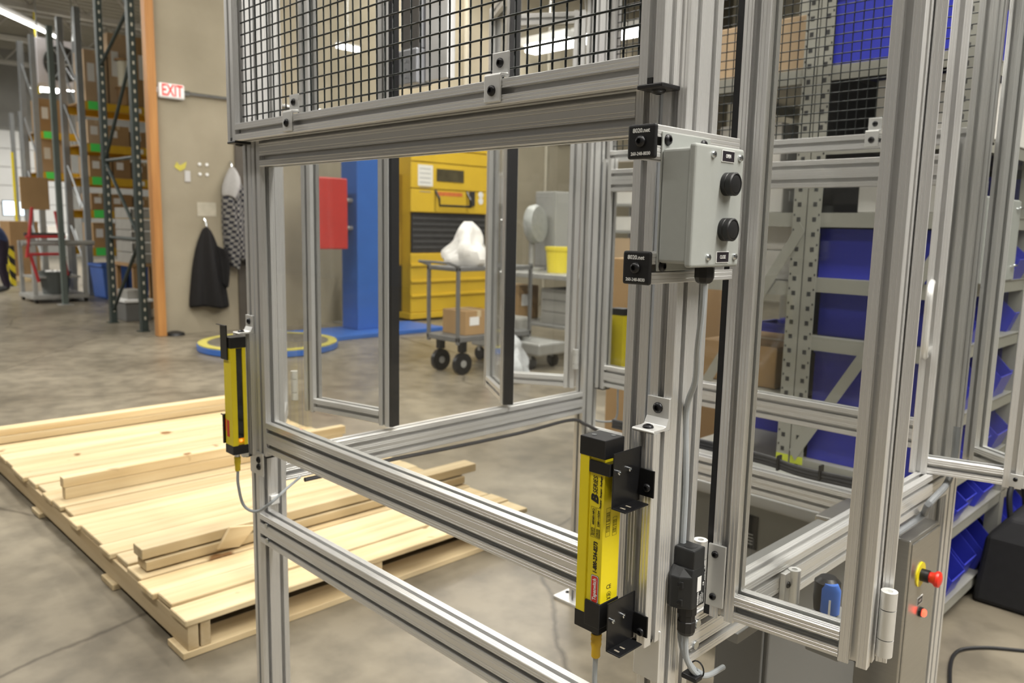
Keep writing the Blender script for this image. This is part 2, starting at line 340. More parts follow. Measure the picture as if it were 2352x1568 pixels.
# ------------------------------------------------------------------ upper wire mesh panels
def mesh_panel(y0, label, zb, xl, xr, brackets):
    t = thing('mesh_panel', (-1.22, y0, zb), label, 'mesh panel', 'upper wire mesh panels')
    zt = 2.40
    for x in (xl, xr):
        vbar(MB(), x, y0, zb, zt).build('stile', alu, t)
        c = bx(x-.0012, x+U+.0012, y0-.0012, y0+U+.0012, zb-.0058, zb).build('end_cap', blk, t, .0015)
        bolt(c, (x+U/2, y0+U/2, zb-.0058), -Z, .0095, .005)
        bx(x+U/2-.004, x+U/2+.004, y0-.0004, y0+.006, zb, zb+.0075).build('cap_tongue', blk, t)
    xbar(MB(), xl+U, xr, y0, zb).build('bottom_rail', alu, t)
    m = MB(); p = .0262; r = .0017; ym = y0+.026; k = 0
    x = xl+U+.010
    while x < xr-.003: m.cyl((x, ym, zb+.03), (x, ym, zt), r, 6, cap=False); x += p
    z = zb+U+.018
    while z < zt: m.cyl((xl+U-.003, ym-2*r, z), (xr+.003, ym-2*r, z), r, 6, cap=False); z += p
    o = m.build('wire_mesh', wire_m, t, smooth=True); o['kind'] = 'stuff'
    xbar(MB(), xl+U, xr, y0, zt-U).build('top_rail', alu, t)
    for bxx in brackets:       # Z-shaped retainers holding the mesh
        w2 = .018; b = MB(); ya = y0-.0005; z0 = zb+.003
        prof = [(ya, z0), (ya-.004, z0+.001), (ya-.004, z0+.041), (ya-.002, z0+.044), (ya+.013, z0+.045), (ya+.013, z0+.078), (ya+.017, z0+.078), (ya+.017, z0+.0405), (ya, z0+.040)]
        b.prism([(bxx-w2, q[0], q[1]) for q in prof], (2*w2, 0, 0))
        q = b.build('mesh_retainer', alu_p, t, .0012)
        bolt(q, (bxx, ya-.004, z0+.018), -Y, .0085, .005); bolt(q, (bxx, ya+.013, z0+.062), -Y, .0075, .0045)
    return t
mesh_panel(.862, 'near black wire mesh panel in aluminium frame above the window', 1.585, -1.846, -.651, (-.926, -1.558))
mesh_panel(YR+2*U+.021, 'far black wire mesh panel above the rear window', 1.632, -1.846, -.651, (-.90,))
# ------------------------------------------------------------------ folding doors
def leaf(t, a, b, z0, z1, seal=None, handle=None):
    a, b = V(a[0], a[1], 0), V(b[0], b[1], 0); d = (b-a).normalized(); n = Z.cross(d); L = (b-a).length
    for s in (a, b - d*U):
        MB().tslot(s + Z*z0, s + Z*z1, d).build('stile', alu, t)
    for z in (z0+.004, z1-U-.004):
        MB().tslot(a + d*U + Z*z, b - d*U + Z*z, n).build('rail', alu, t)
    c = (a+b)/2 + n*(U/2) + Z*((z0+z1)/2)
    MB().obox(c, d*(L/2-U+.005), n*.0025, Z*((z1-z0)/2-U+.002)).build('glass_pane', glass, t)
    if seal is not None:
        p = a - d*.005 if seal == 0 else b + d*.005
        MB().obox(p + n*(U/2) + Z*((z0+z1)/2), d*.005, n*(U*.42), Z*((z1-z0)/2)).build('edge_seal', blk, t)
    if handle:
        s, side, za, zb = handle; p = a + d*(L*s) + (n*U if side > 0 else V(0,0,0)); o = n*(.045*side)
        MB().tube(spline([p+Z*za, p+o*.6+Z*(za+.004), p+o+Z*(za+.03), p+o+Z*((za+zb)/2), p+o+Z*(zb-.03), p+o*.6+Z*(zb-.004), p+Z*zb], 5), .0075, 10).build('handle', alu_p, t, smooth=True)
def knuckle(t, p, z0, z1, name='hinge'):
    h = (z1-z0); x, y = p
    for k, (a, b) in enumerate(((0, .26), (.275, .72), (.735, 1))):
        MB().lathe((x, y, z0+h*a), Z, [(.0105, 0), (.0105, h*(b-a)), (.0045, h*(b-a)), (.0045, h*(b-a)-.004), (.0001, h*(b-a)-.004)], 18).build(name, alu_p, t, smooth=True)
ZB, ZT = .826, 2.13
d1 = thing('folding_door', (-.47, 1.1, ZB), 'open folding door nearest the camera, hinged beside the control box', 'door', 'folding guard doors')
leaf(d1, (-.587, 1.006), (-.362, 1.030), ZB, ZT, seal=0)
leaf(d1, (-.350, 1.068), (-.428, 1.300), ZB, ZT)
knuckle(d1, (-.349, 1.050), .846, .936)
pl = MB().obox((-.5775, 1.0045, .893), (.0135, .0015, 0), (-.0002, .0022, 0), (0, 0, .048)).build('hinge_plate', alu_p, d1, .0008)
for zz in (.926, .860): bolt(pl, (-.580, 1.002, zz), -Y, .0055, .0035)
knuckle(d1, (-.598, .990), .845, .947)
d2 = thing('folding_door', (-.53, 2.1, ZB), 'open folding door at the far right corner of the guard', 'door', 'folding guard doors')
leaf(d2, (-.650, 2.010), (-.425, 2.068), ZB, ZT, handle=(.05, -1, 1.115, 1.29))
leaf(d2, (-.600, 2.245), (-.412, 2.112), ZB, ZT)
knuckle(d2, (-.408, 2.085), .822, .90)
h2 = bx(-.447, -.418, 2.056, 2.060, .832, .862).build('hinge_plate', alu_p, d2, .001); bolt(h2, (-.436, 2.056, .850), -Y, .005, .003)
d3 = thing('folding_door', (-1.98, 1.2, ZB), 'open folding door on the far side near the red cabinet', 'door', 'folding guard doors')
leaf(d3, (-2.145, 1.222), (-1.815, 1.300), ZB, ZT, seal=1)
leaf(d3, (-1.853, .990), (-2.150, 1.170), ZB, ZT, handle=(.9, 1, 1.22, 1.38))
knuckle(d3, (-2.165, 1.20), .86, .95)
d4 = thing('folding_door', (-1.95, 1.95, ZB), 'open folding door on the far side in front of the cart', 'door', 'folding guard doors')
leaf(d4, (-1.800, 1.785), (-2.068, 1.949), ZB, ZT, seal=0, handle=(.80, -1, 1.24, 1.42))
leaf(d4, (-2.085, 1.985), (-1.845, 2.135), ZB, ZT)
knuckle(d4, (-2.09, 1.967), .86, .95); knuckle(d4, (-1.835, 2.13), .90, .97)
# hinge half left standing on the near side rail
hb = thing('rail_stop', (-.60, 1.30, .76), 'round aluminium stop block bolted on the side rail', 'stop block')
q = at(1826, 1300, x=-.588)
MB().lathe((q.x, q.y, .752), Z, [(.011, 0), (.011, .062), (.005, .062), (.005, .056), (.0001, .056)], 18).build('barrel', alu_p, hb, smooth=True)
bq = bx(-.5995, -.590, q.y-.030, q.y-.006, .752, .812).build('plate', alu_p, hb, .001); bolt(bq, (-.590, q.y-.018, .79), X, .006, .004)
# ------------------------------------------------------------------ light curtain mounts and sensors
def mount(x, label):
    t = thing('sensor_mount', (x+U/2, .88, .82), label, 'mounting bar', 'sensor mounting bars')
    vbar(MB(), x, .862, .822, 1.128).build('bar', alu, t)
    w2 = U/2-.0008; xc = x+U/2; y = .8995
    prof = [(y, 1.172), (y-.0045, 1.172), (y-.0045, 1.144), (y-.010, 1.134), (y-.016, 1.1325), (.8625, 1.1325), (.8608, 1.130), (.862, 1.1283), (y, 1.1283)]
    a = MB().prism([(xc-w2, p[0], p[1]) for p in prof], (2*w2, 0, 0)).build('angle_bracket', alu_p, t, .0008)
    bolt(a, (xc, y-.0045, 1.157), -Y, .0078, .0045); bolt(a, (xc, .874, 1.1325), Z, .0078, .0045)
    c = MB().cyl((xc, .881, .822), (xc, .881, .8205), .015, 16).build('end_washer', blk, t); bolt(c, (xc, .881, .8205), -Z, .0085, .005)
    return t
mount(XB, 'short upright bar carrying the near yellow light curtain')
mount(XA, 'short upright bar carrying the far yellow light curtain')
def lc_bracket(t, xp, s, z0, z1, ylo, ybar):
    # painted steel bracket: side plate, bottom lip and flange bolted to the bar; s = side (+1 toward +X)
    b = MB(); th = .0022
    b.box(min(xp, xp+s*th), max(xp, xp+s*th), ylo, ybar-.001, z0, z1)
    b.box(min(xp, xp+s*.024), max(xp, xp+s*.024), ylo, ybar-.010, z0, z0+th)
    b.box(min(xp, xp+s*.026), max(xp, xp+s*.026), ybar-.0035, ybar-.001, z0+.008, z1-.030)
    o = b.build('mounting_bracket', blkm, t, .0009)
    for yy in (ylo+.008, ylo+.031):
        MB().lathe((xp+s*th, yy, z1-.026), (s, 0, 0), [(.0032, 0), (.0032, .004), (.002, .0045), (.0016, .0045), (.0016, .0025), (.0001, .0025)], 12).build('screw', steel, o, smooth=True)
    bolt(o, (xp+s*.015, ybar-.0035, z1-.055), -Y, .0062, .004)
    for k in range(2):
        bx(min(xp+s*.008, xp+s*.016), max(xp+s*.008, xp+s*.016), ylo+.008+k*.012, ylo+.011+k*.012, z0+th, z0+th+.0003).build('slot_hole', mat('hole_shadow', (.25, .22, .17), .8), o)
    return o
# near sensor
lc = thing('light_curtain', (-.653, .819, .857), 'near yellow light curtain sensor lettered B SERIES', 'light curtain', 'yellow light curtain sensors')
x0, x1, y0, y1 = -.674, -.632, .800, .838
b = MB(); b.box(x0+.001, x1-.001, y0+.001, y1-.001, .880, 1.100)
b.box(x0, x0+.016, y0-.0016, y1-.001, .868, 1.100); b.box(x0+.0175, x1, y0, y1-.001, .868, 1.100)
b.build('housing', yel, lc, .0008)
o = bx(x0-.0008, x1+.0008, y0-.0025, y1+.0008, 1.098, 1.124).build('end_cap', blk, lc, .0012)
for p in ((x0+.012, y0+.012), (x1-.010, y1-.010)): MB().cyl((*p, 1.1238), (*p, 1.1250), .0036, 12).build('screw', steel, o, smooth=True)
bx(x0-.0008, x1+.0008, y0-.0025, y1+.0008, .852, .876).build('end_cap', blk, lc, .0012)
bx(x0+.017, x1+.0012, y0-.0028, y1+.0008, .860, .896).build('end_cap', blk, lc, .0012)
bx(x0+.017, x1+.010, y0-.0028, y1+.002, 1.077, 1.094).build('clamp', blkm, lc, .001)
lc_bracket(lc, -.6205, 1, 1.033, 1.109, y0+.001, .862)
lc_bracket(lc, -.6205, 1, .832, .901, y0+.001, .862)
bx(x0-.0006, x0+.001, y0+.010, y1-.010, .90, 1.09).build('lens', mat('lens_dark', (.02, .01, .012), .1), lc)
def ink(s, size, loc, m=blkink, right=Z, up=-X, par=None, **k): return text(s, size, loc, right, up, m, par or lc, **k)
yf = y0-.0004
ink('B', .0160, (x0+.0275, yf, 1.0405), shear=.25, bold=.0008, width=.0125); ink('SERIES', .0105, (x0+.0275, yf, 1.0602), shear=.25, width=.0245)
ink('Receiver - Receptor - Empf\u00e4nger', .0042, (x0+.0368, yf, 1.0525), bold=.00006, width=.044)
ink('1-800-234-8273', .0092, (x0+.0312, yf, .9595), shear=.1, bold=.0002, width=.0435)
def frame(px, pz, hw, hl):
    m = MB()
    for (a, c) in (((-hw, -hl), (hw, -hl)), ((hw, -hl), (hw, hl)), ((hw, hl), (-hw, hl)), ((-hw, hl), (-hw, -hl))):
        m.cyl((px+a[0], yf, pz+a[1]), (px+c[0], yf, pz+c[1]), .00014, 4)
    return m.build('label_border', blkink, lc)
frame(x0+.0248, 1.0085, .0037, .0210); frame(x0+.0338, 1.0085, .0037, .0212)
ink('A0SG6D1-NPC2', .0050, (x0+.0255, yf, 1.0160), width=.0225); ink('2281115DM', .0050, (x0+.0345, yf, 1.0150), width=.0225)
for j, s_ in enumerate(('Part number', 'Type / No. de', 'Version')): ink(s_, .0023, (x0+.0228+j*.0022, yf, .9950), width=.011)
for j, s_ in enumerate(('Serial No.', 'No. de fabrication', 'Seriennummer')): ink(s_, .0023, (x0+.0318+j*.0022, yf, .9945), width=.012)
def rrect(cx, cz, hw, hl, y, m, nm):
    rr = min(hw, hl)*.45; pts = []
    for (sx_, sz_, a0) in ((1, 1, 0), (-1, 1, 90), (-1, -1, 180), (1, -1, 270)):
        for k in range(5):
            a_ = math.radians(a0+k*22.5); pts.append((cx+sx_*(hw-rr)+rr*math.cos(a_), y, cz+sz_*(hl-rr)+rr*math.sin(a_)))
    return MB().prism(pts, (0, -.00015, 0)).build(nm, m, lc)
rrect(x0+.0318, .9145, .0068, .0200, yf+.0002, blkink, 'label_edge'); rrect(x0+.0318, .9145, .0064, .0196, yf, mat('label_silver', (.6, .6, .58), .35), 'label_rim'); rrect(x0+.0318, .9145, .0053, .0183, yf-.0002, redlab, 'label_plate')
ink('Tapeswitch', .0085, (x0+.0320, yf-.0005, .9145), m=white, width=.031, bold=.00015)
xf = x1+.0002
def ink2(s_, size, p, rot=False, **k):
    return text(s_, size, (xf, p.y, p.z), (Z if rot else Y), (-Y if rot else Z), blkink, lc, **k)
pc = at(1398, 1347, x=xf); pu = at(1398, 1365, x=xf); pli = at(1398, 1374, x=xf)
ink2('CE', .0085, pc, width=.0095); ink2('UL', .0055, pu, bold=.0001); ink2('LISTED', .0026, pli, width=.0085)
mr = MB()
for i in range(20):
    a1, a2 = 2*math.pi*i/20, 2*math.pi*(i+1)/20
    mr.cyl((xf, pu.y+.0046*math.cos(a1), pu.z+.0046*math.sin(a1)), (xf, pu.y+.0046*math.cos(a2), pu.z+.0046*math.sin(a2)), .00022, 4)
mr.build('emblem_ring', blkink, lc)
for px_, py_, hl in ((1397, 1199, .0200), (1412, 1207, .0130)):
    p = at(px_, py_, x=xf); m = MB(); hw = .0042
    for (a, c) in (((-hw, -hl), (hw, -hl)), ((hw, -hl), (hw, hl)), ((hw, hl), (-hw, hl)), ((-hw, hl), (-hw, -hl))):
        m.cyl((xf, p.y+a[0], p.z+a[1]), (xf, p.y+c[0], p.z+c[1]), .00014, 4)
    m.build('label_border', blkink, lc)
    for j in range(3): ink2('TYPE 4  24 VDC', .0022, p+Y*(-.0025+j*.0025), rot=True, width=hl*1.4)
cxx, cyy = x0+.026, y0+.015
conn_m = mat('connector_yellow', (.80, .50, .02), .5, 0, .08, 60)
MB().lathe((cxx, cyy, .852), -Z, [(.0065, 0), (.0065, .007)], 16).build('connector_socket', steel, lc, smooth=True)
MB().lathe((cxx, cyy, .846), -Z, [(.0067, 0), (.0067, .003)], 16).build('seal_ring', blk, lc, smooth=True)
MB().lathe((cxx, cyy, .843), -Z, [(.0072, 0), (.0078, .003), (.0070, .006), (.0078, .009), (.0070, .012), (.0076, .016), (.0062, .022), (.0064, .034), (.005, .036)], 18).build('connector', conn_m, lc, smooth=True)
tag(MB().tube(spline([(cxx, cyy, .808), (cxx, cyy, .77), (cxx+.004, cyy+.002, .72), (cxx+.012, cyy+.012, .62), (cxx+.03, cyy+.05, .5), (cxx+.03, cyy+.09, .3), (cxx+.03, cyy+.10, .02)]), .0036).build('sensor_cable', greycab, smooth=True), 'grey cable hanging from the near light curtain connector', 'cable')
# far sensor
la = thing('light_curtain', (-1.785, .834, .857), 'far yellow light curtain sensor with dark lens and red indicator', 'light curtain', 'yellow light curtain sensors')
x0, x1, y0, y1 = -1.806, -1.766, .816, .853
b = MB(); b.box(x0+.001, x1-.004, y0+.001, y1-.001, .868, 1.108); b.box(x0, x1, y0, y0+.013, .866, 1.108); b.box(x0, x1, y1-.009, y1, .866, 1.108)
b.build('housing', yel, la, .001)
bx(x1-.0042, x1-.0030, y0+.013, y1-.009, .885, 1.102).build('lens', mat('lens_gloss', (.03, .035, .03), .08, 0, .5, 40), la)
bx(x0-.001, x1+.001, y0-.001, y1+.001, 1.104, 1.130).build('end_cap', blk, la, .0012)
bx(x0-.001, x1+.001, y0-.001, y1+.001, .846, .868).build('end_cap', blk, la, .0012)
MB().lathe((x1-.003, y0+.021, .879), X, [(.0032, 0), (.0028, .0014), (.0001, .0016)], 12).build('indicator_light', mat('indicator_red', (1, .12, .02), .3, emit=4.0), la, smooth=True)
bx(x0-.0004, x0+.004, y0-.0004, y0+.001, .90, .93).build('label_plate', redlab, la)
bx(x0+.009, x0+.021, y0-.0006, y0, .888, .928).build('label_plate', redlab, la)
b = MB(); b.box(x0-.006, x1-.012, y0-.004, y0-.0015, 1.075, 1.158); b.box(x0-.018, x1-.012, y0-.008, y0-.0015, 1.156, 1.158); b.box(x0-.006, x0-.003, y0-.004, y1, 1.075, 1.10)
b.build('mounting_bracket', blkm, la, .0008)
b = MB(); b.box(x0-.008, x0-.002, y0-.004, y1, .868, .94); b.box(x0-.012, x0+.004, y0-.006, y0-.003, .938, .941); b.build('mounting_bracket', blkm, la, .0008)
cxx, cyy = -1.786, .834
MB().lathe((cxx, cyy, .846), -Z, [(.0065, 0), (.0065, .010)], 14).build('connector_socket', steel, la, smooth=True)
MB().lathe((cxx, cyy, .836), -Z, [(.0072, 0), (.0080, .004), (.0070, .008), (.0078, .013), (.0064, .022), (.0064, .034), (.005, .036)], 16).build('connector', mat('connector_yellow_bright', (.88, .66, .02), .45, 0, .05, 60), la, smooth=True)
pp = [(cxx, cyy, .80), (cxx, cyy, .765), at(560, 1160, y=.845), at(590, 1174, y=.86), at(625, 1152, y=.88), at(660, 1120, x=-1.80), at(690, 1095, x=-1.805)]
tag(MB().tube(spline(pp), .0036).build('sensor_cable', greycab, smooth=True), 'grey cable looping from the far light curtain to the left post', 'cable')
q = at(630, 1146, x=-1.81)
tag(MB().box(-1.811, -1.803, q.y-.012, q.y+.012, q.z-.012, q.z+.012).build('cable_clip', white, None, .002), 'small white cable clip stuck on the left post', 'cable clip')
# black loom clipped under the far side rail
loom = [at(700, 1098, x=-1.82), at(800, 1076, x=-1.82), at(900, 1052, x=-1.82), at(1050, 1022, x=-1.82), at(1200, 990, x=-1.82), at(1310, 962, x=-1.82), at(1345, 972, x=-1.80), at(1400, 1000, x=-1.75)]
tag(MB().tube(spline([V(p.x, p.y, p.z-.004) for p in loom]), .006, 8).build('cable_loom', mat('dark_cable', (.05, .05, .055), .5, 0, .1, 40), smooth=True), 'dark cable loom strapped under the far side rail', 'cable')
# ------------------------------------------------------------------ control station
dk = mat('legend_plate_black', (.018, .014, .020), .35, 0, .05, 60)
for k, (za, lab) in enumerate(((1.4835, 'upper black-capped bar holding the push-button box'), (1.3345, 'lower black-capped bar holding the push-button box'))):
    t = thing('capped_bar', (-.581, .80, za), lab, 'mounting bar', 'capped mounting bars')
    ybar(MB(), .786, .972, -.600, za).build('bar', alu, t)
    c = bx(-.6012, -.5607, .7795, .786, za-.0012, za+U+.0012).build('end_cap', blk, t, .003, seg=3)
    bolt(c, (-.581, .7795, za+U/2), -Y, .0072, .0050)
    text('8020.net', .0070, (-.581, .7793, za+.0315), X, Z, white, c, bold=.00012)
    text('260-248-8030', .0056, (-.581, .7793, za+.0048), X, Z, white, c, sx=.90, bold=.00008)
cs = thing('control_box', (-.54, .84, 1.352), 'grey push-button box with OPEN and CLOSE buttons', 'control box')
bx(-.5618, -.5595, .793, .897, 1.350, 1.5145).build('mounting_plate', grybox, cs, .0015)
bx(-.5595, -.5185, .793, .894, 1.3605, 1.4945).build('enclosure', grybox, cs, .004, seg=3)
lid = bx(-.5205, -.5110, .7895, .897, 1.3565, 1.4985).build('lid', grybox, cs, .0035, seg=3)
for yy, zz in ((.803, 1.505), (.880, 1.505), (.803, 1.356),): bolt(cs, (-.5595, yy, zz), X, .0068, .0042)
for yy in (.8255, .8855):
    for zz in (1.4875, 1.3685):
        s = MB().lathe((-.511, yy, zz), X, [(.0042, 0), (.0042, .0015), (.0036, .0030), (.0020, .0036), (.0001, .0036)], 14).build('cover_screw', steel, lid, smooth=True)
        for ax in (V(0, .0022, 0), V(0, 0, .0022)): MB().obox((-.5074, yy, zz), (.0001, 0, 0), ax, ax.cross(X)*.18).build('cross_slot', blkink, s)
for zz, word in ((1.4875, 'OPEN'), (1.3685, 'CLOSE')):
    p = bx(-.511, -.5100, .8435, .8715, zz-.0068, zz+.0068).build('legend_plate', white, lid)
    bx(-.5100, -.5098, .8445, .8710, zz-.0060, zz+.0060).build('legend_face', dk, p)
    text(word, .0060, (-.50975, .8575, zz), Y, Z, white, p, sx=.72, bold=.0001)
for zz in (1.4550, 1.4015):
    MB().lathe((-.511, .8575, zz), X, [(.0138, 0), (.0138, .0055), (.0133, .0062), (.0138, .0068), (.0138, .0128), (.0122, .0140), (.0112, .0140), (.0112, .0120), (.0104, .0120), (.0104, .0136), (.0085, .0142), (.0001, .0144)], 32).build('push_button', blk, cs, smooth=True)
gx, gy = -.5405, .868
MB().lathe((gx, gy, 1.3605), -Z, [(.0105, 0), (.0105, .006), (.0125, .006), (.0125, .0185), (.0105, .024), (.0075, .026)], 8).build('cable_gland', blk, cs)
tag(MB().tube(spline([(gx, gy, 1.338), (gx, gy, 1.30), (gx-.010, gy+.010, 1.25), (gx-.030, gy+.040, 1.20), (-.597, .932, 1.15), (-.5955, .938, 1.05), (-.5955, .939, .95), (-.5945, .938, .86), (-.592, .944, .80), (-.582, .958, .765), (-.575, .985, .742)]), .0042).build('control_cable', greycab, smooth=True), 'grey cable running from the push-button box down the post', 'cable')
# ------------------------------------------------------------------ black hinge safety switch
sw = thing('safety_switch', (-.583, .936, .805), 'black interlock switch with white print below the open door hinge', 'safety switch')
bm = mat('switch_body_black', (.016, .017, .018), .5, 0, .1, 90, .05)
MB().prism([(-.5992, .923, .925), (-.566, .923, .925), (-.566, .952, .925), (-.5992, .952, .925)], (0, 0, .032)).build('head', bm, sw, .0025, seg=2)
lo = [(-.5996, .953), (-.5996, .911), (-.592, .907), (-.580, .909), (-.564, .920), (-.564, .953)]; hi = [(-.5996, .953), (-.5996, .921), (-.592, .920), (-.580, .921), (-.566, .922), (-.566, .953)]
b = MB(); n_ = 6
b.add([(p[0], p[1], .872) for p in lo] + [(p[0], p[1], .918) for p in lo] + [(p[0], p[1], .930) for p in hi],
      [tuple(range(n_)), tuple(reversed(range(2*n_, 3*n_)))] + [(k*n_+(i+1) % n_, k*n_+i, (k+1)*n_+i, (k+1)*n_+(i+1) % n_) for k in (0, 1) for i in range(n_)])
b.build('body', bm, sw, .0015)
MB().cyl((-.582, .937, .957), (-.582, .937, .9575), .0095, 20).build('head_cap', blk, sw)
for zz in (.908, .882): bx(-.587, -.574, .9095, .9125, zz-.0045, zz+.0045).build('screw_recess', blkink, sw, .0004); 
for zz in (.908, .882): bolt(sw, (-.5805, .9095, zz), -Y, .0036, .001, name='screw')
MB().lathe((-.581, .936, .875), -Z, [(.0140, -.004), (.0140, .018), (.0120, .019), (.0120, .028), (.0132, .029), (.0132, .044), (.0110, .049)], 10).build('cable_gland', blk, sw)
sx_ = -.5638
bx(sx_, sx_+.0002, .931, .941, .8955, .9175).build('rating_label', white, sw)
def pr(s, size, y, z, **k): return text(s, size, (sx_+.0003, y, z), Z, -Y, white, sw, align='LEFT', **k)
pr('SCHMERSAL', .0036, .934, .8755, bold=.0001)
for j, s in enumerate(('K. A. Schmersal', 'Moeddinghofe 30', 'D-42279 Wuppertal', 'Made in Germany')): pr(s, .0019, .9375+j*.0030, .8765)
pr('CE', .0048, .9465, .901); pr('AC15/230V/4A', .0021, .9490, .908); pr('VDE  EN 60947', .0021, .9475, .925)
tag(MB().tube(spline([(-.581, .936, .826), (-.5805, .937, .800), (-.579, .942, .780), (-.574, .958, .757), (-.570, .985, .745), (-.5705, 1.03, .740)]), .0042).build('switch_cable', greycab, smooth=True), 'grey cable leaving the bottom of the black interlock switch', 'cable')
t = thing('cable_tie', (-.578, .962, .76), 'black cable tie binding the two grey cables at the post', 'cable tie')
bx(-.592, -.566, .946, .964, .748, .756).build('saddle', blk, t, .002)
mr = MB(); mr.tube([(-.577+.011*math.cos(a), .966, .759+.013*math.sin(a)) for a in [i*math.pi/8 for i in range(17)]], .0012, 6).build('strap', blk, t)
# ------------------------------------------------------------------ enclosures in and around the guard
en = thing('stainless_enclosure', (-.70, 1.98, 0.12), 'stainless steel control enclosure with red emergency stop button', 'enclosure')
bx(-.82, -.590, 1.887, 2.082, .12, .700).build('cabinet', stain, en, .004)
bx(-.590, -.586, 1.892, 2.078, .13, .692).build('door', stain, en, .002)
e = at(2113, 1318, x=-.586)
MB().lathe(e, X, [(.030, 0), (.030, .003), (.0001, .0035)], 28).build('yellow_disc', yel, en, smooth=True)
MB().lathe(e+X*.003, X, [(.015, 0), (.015, .018), (.012, .019)], 20).build('button_collar', blk, en, smooth=True)
MB().lathe(e+X*.021, X, [(.012, 0), (.014, .010), (.018, .014), (.0195, .018), (.018, .023), (.010, .026), (.0001, .027)], 24).build('emergency_button', mat('emergency_red', (.80, .03, .015), .35, 0, .05, 30), en, smooth=True)
e2 = at(2112, 1378, x=-.586); pn = bx(-.586, -.585, e2.y-.018, e2.y+.018, e2.z-.010, e2.z+.010).build('legend_plate', white, en); bx(-.585, -.5848, e2.y-.0165, e2.y+.0165, e2.z-.0085, e2.z+.0085).build('legend_face', dk, pn)
text('RESET', .007, (-.5847, e2.y, e2.z), Y, Z, white, pn)
e3 = at(2112, 1404, x=-.586)
MB().lathe(e3, X, [(.012, 0), (.012, .006), (.009, .007)], 20).build('lamp_bezel', blk, en, smooth=True)
MB().lathe(e3+X*.006, X, [(.009, 0), (.009, .006), (.006, .009), (.0001, .010)], 20).build('red_lamp', mat('lamp_red', (1.0, .06, .03), .3, emit=3.5), en, smooth=True)
cb = thing('grey_cabinet', (-.95, 1.5, 0), 'plain grey floor cabinet under the near side rail', 'cabinet')
q = at(1640, 1512, y=1.36)
gp = mat('dark_grey_paint', (.155, .155, .148), .5, 0, .06, 3)
bx(q.x, -.66, 1.36, 1.80, .35, .725).build('body', gp, cb, .004); bx(q.x+.01, -.67, 1.352, 1.36, .36, .715).build('front_panel', gp, cb, .002)
for xx in (q.x+.02, -.70):
    for yy in (1.38, 1.76): bx(xx, xx+.03, yy, yy+.03, 0, .35).build('leg', gp, cb)
ar = thing('air_regulator', at(1908, 1372, y=1.30), 'blue air regulator with black bowl inside the guard', 'regulator')
r0 = Vector(ar['_o'])
MB().lathe(r0-Z*.03, Z, [(.012, 0), (.016, .004), (.016, .045), (.011, .055)], 18).build('blue_body', mat('regulator_blue', (.06, .16, .55), .4, 0, .1, 40), ar, smooth=True)
MB().lathe(r0+V(-.012, .012, -.03), Z, [(.02, 0), (.022, .02), (.022, .052), (.014, .06)], 18).build('black_bowl', blk, ar, smooth=True)
bx(r0.x+.004, r0.x+.007, r0.y-.0165, r0.y-.0145, r0.z-.03, r0.z+.002).build('sight_strip', white, ar)
bx(r0.x-.03, r0.x+.03, r0.y-.02, r0.y+.045, r0.z-.10, r0.z-.03).build('base_block', mat('dull_grey_steel', (.25, .25, .24), .5, .3, .1, 20), ar, .003)
bp = bx(r0.x-.16, -.662, r0.y-.06, r0.y+.09, r0.z-.12, r0.z-.10)
tag(bp.build('grey_shelf_plate', MAT['dull_grey_steel'], None, .002), 'grey steel shelf plate under the blue regulator', 'plate')
# cable bundle on rear beam
b0, b1 = at(1715, 1060, y=2.235), at(1965, 1128, y=2.235)
bl = thing('cable_bundle', (b0+b1)/2, 'black cable bundle tied along the rear beam', 'cable')
dc = MAT['dark_cable']
for k in range(3):
    MB().tube(spline([(-1.75, 2.25, b0.z+.004+k*.011), (b0.x, 2.252, b0.z+.006+k*.011), ((b0.x+b1.x)/2, 2.25, (b0.z+b1.z)/2+k*.010), (b1.x, 2.251, b1.z+.006+k*.011), (-.66, 2.25, b1.z+.004+k*.011)]), .0065, 8).build('cable', dc, bl, smooth=True)
for xx in (b0.x+.10, b1.x-.11): bx(xx-.003, xx+.003, 2.238, 2.262, b0.z-.006, b0.z+.040).build('tie', blk, bl)
tag(MB().tube(spline([(-.60, 1.75, .735), (-.595, 1.95, .742), at(2135, 1155, x=-.57), at(2175, 1110, x=-.575), at(2190, 1060, x=-.585), (-.59, 2.14, .93)]), .008).build('conduit_hose', mat('grey_hose', (.22, .23, .24), .4, 0, .1, 40), smooth=True), 'grey flexible hose curving round the far right corner post', 'hose')
# linear actuator hanging inside the guard, seen behind the mesh
xbar(MB(), XA+U, XB, 1.50, 2.262, 1, 2).build('top_beam', alu, gf)
q0, q1, q2 = at(944, 205, y=1.50), at(992, 205, y=1.50), at(1046, 195, y=1.50)
la_ = thing('linear_actuator', ((q0.x+q2.x)/2, 1.50, q0.z), 'grey and white upright actuator hanging inside the guard behind the mesh', 'actuator')
agr = mat('actuator_grey', (.38, .39, .42), .4, .4, .05, 8)
bx(q0.x, q1.x, 1.462, 1.498, q0.z+.10, 2.338).build('rail', agr, la_, .002)
bx(q0.x+.010, q1.x-.010, 1.458, 1.462, q0.z+.10, 2.338).build('drive_screw_cover', mat('actuator_dark', (.13, .12, .11), .4, .5, .2, 30), la_, .001)
blk_ = bx(q0.x-.002, q1.x+.004, 1.440, 1.499, q0.z, q0.z+.098).build('end_block', agr, la_, .004)
for k in range(3): MB().cyl(((q0.x+q1.x)/2+.004, 1.440, q0.z+.02+k*.022), ((q0.x+q1.x)/2+.004, 1.437, q0.z+.02+k*.022), .0035, 10).build('screw', steel, blk_)
bx(q1.x+.006, q2.x, 1.470, 1.499, q0.z+.006, 2.338).build('white_profile', mat('white_profile_paint', (.80, .80, .80), .4, 0, .03, 8), la_, .003)
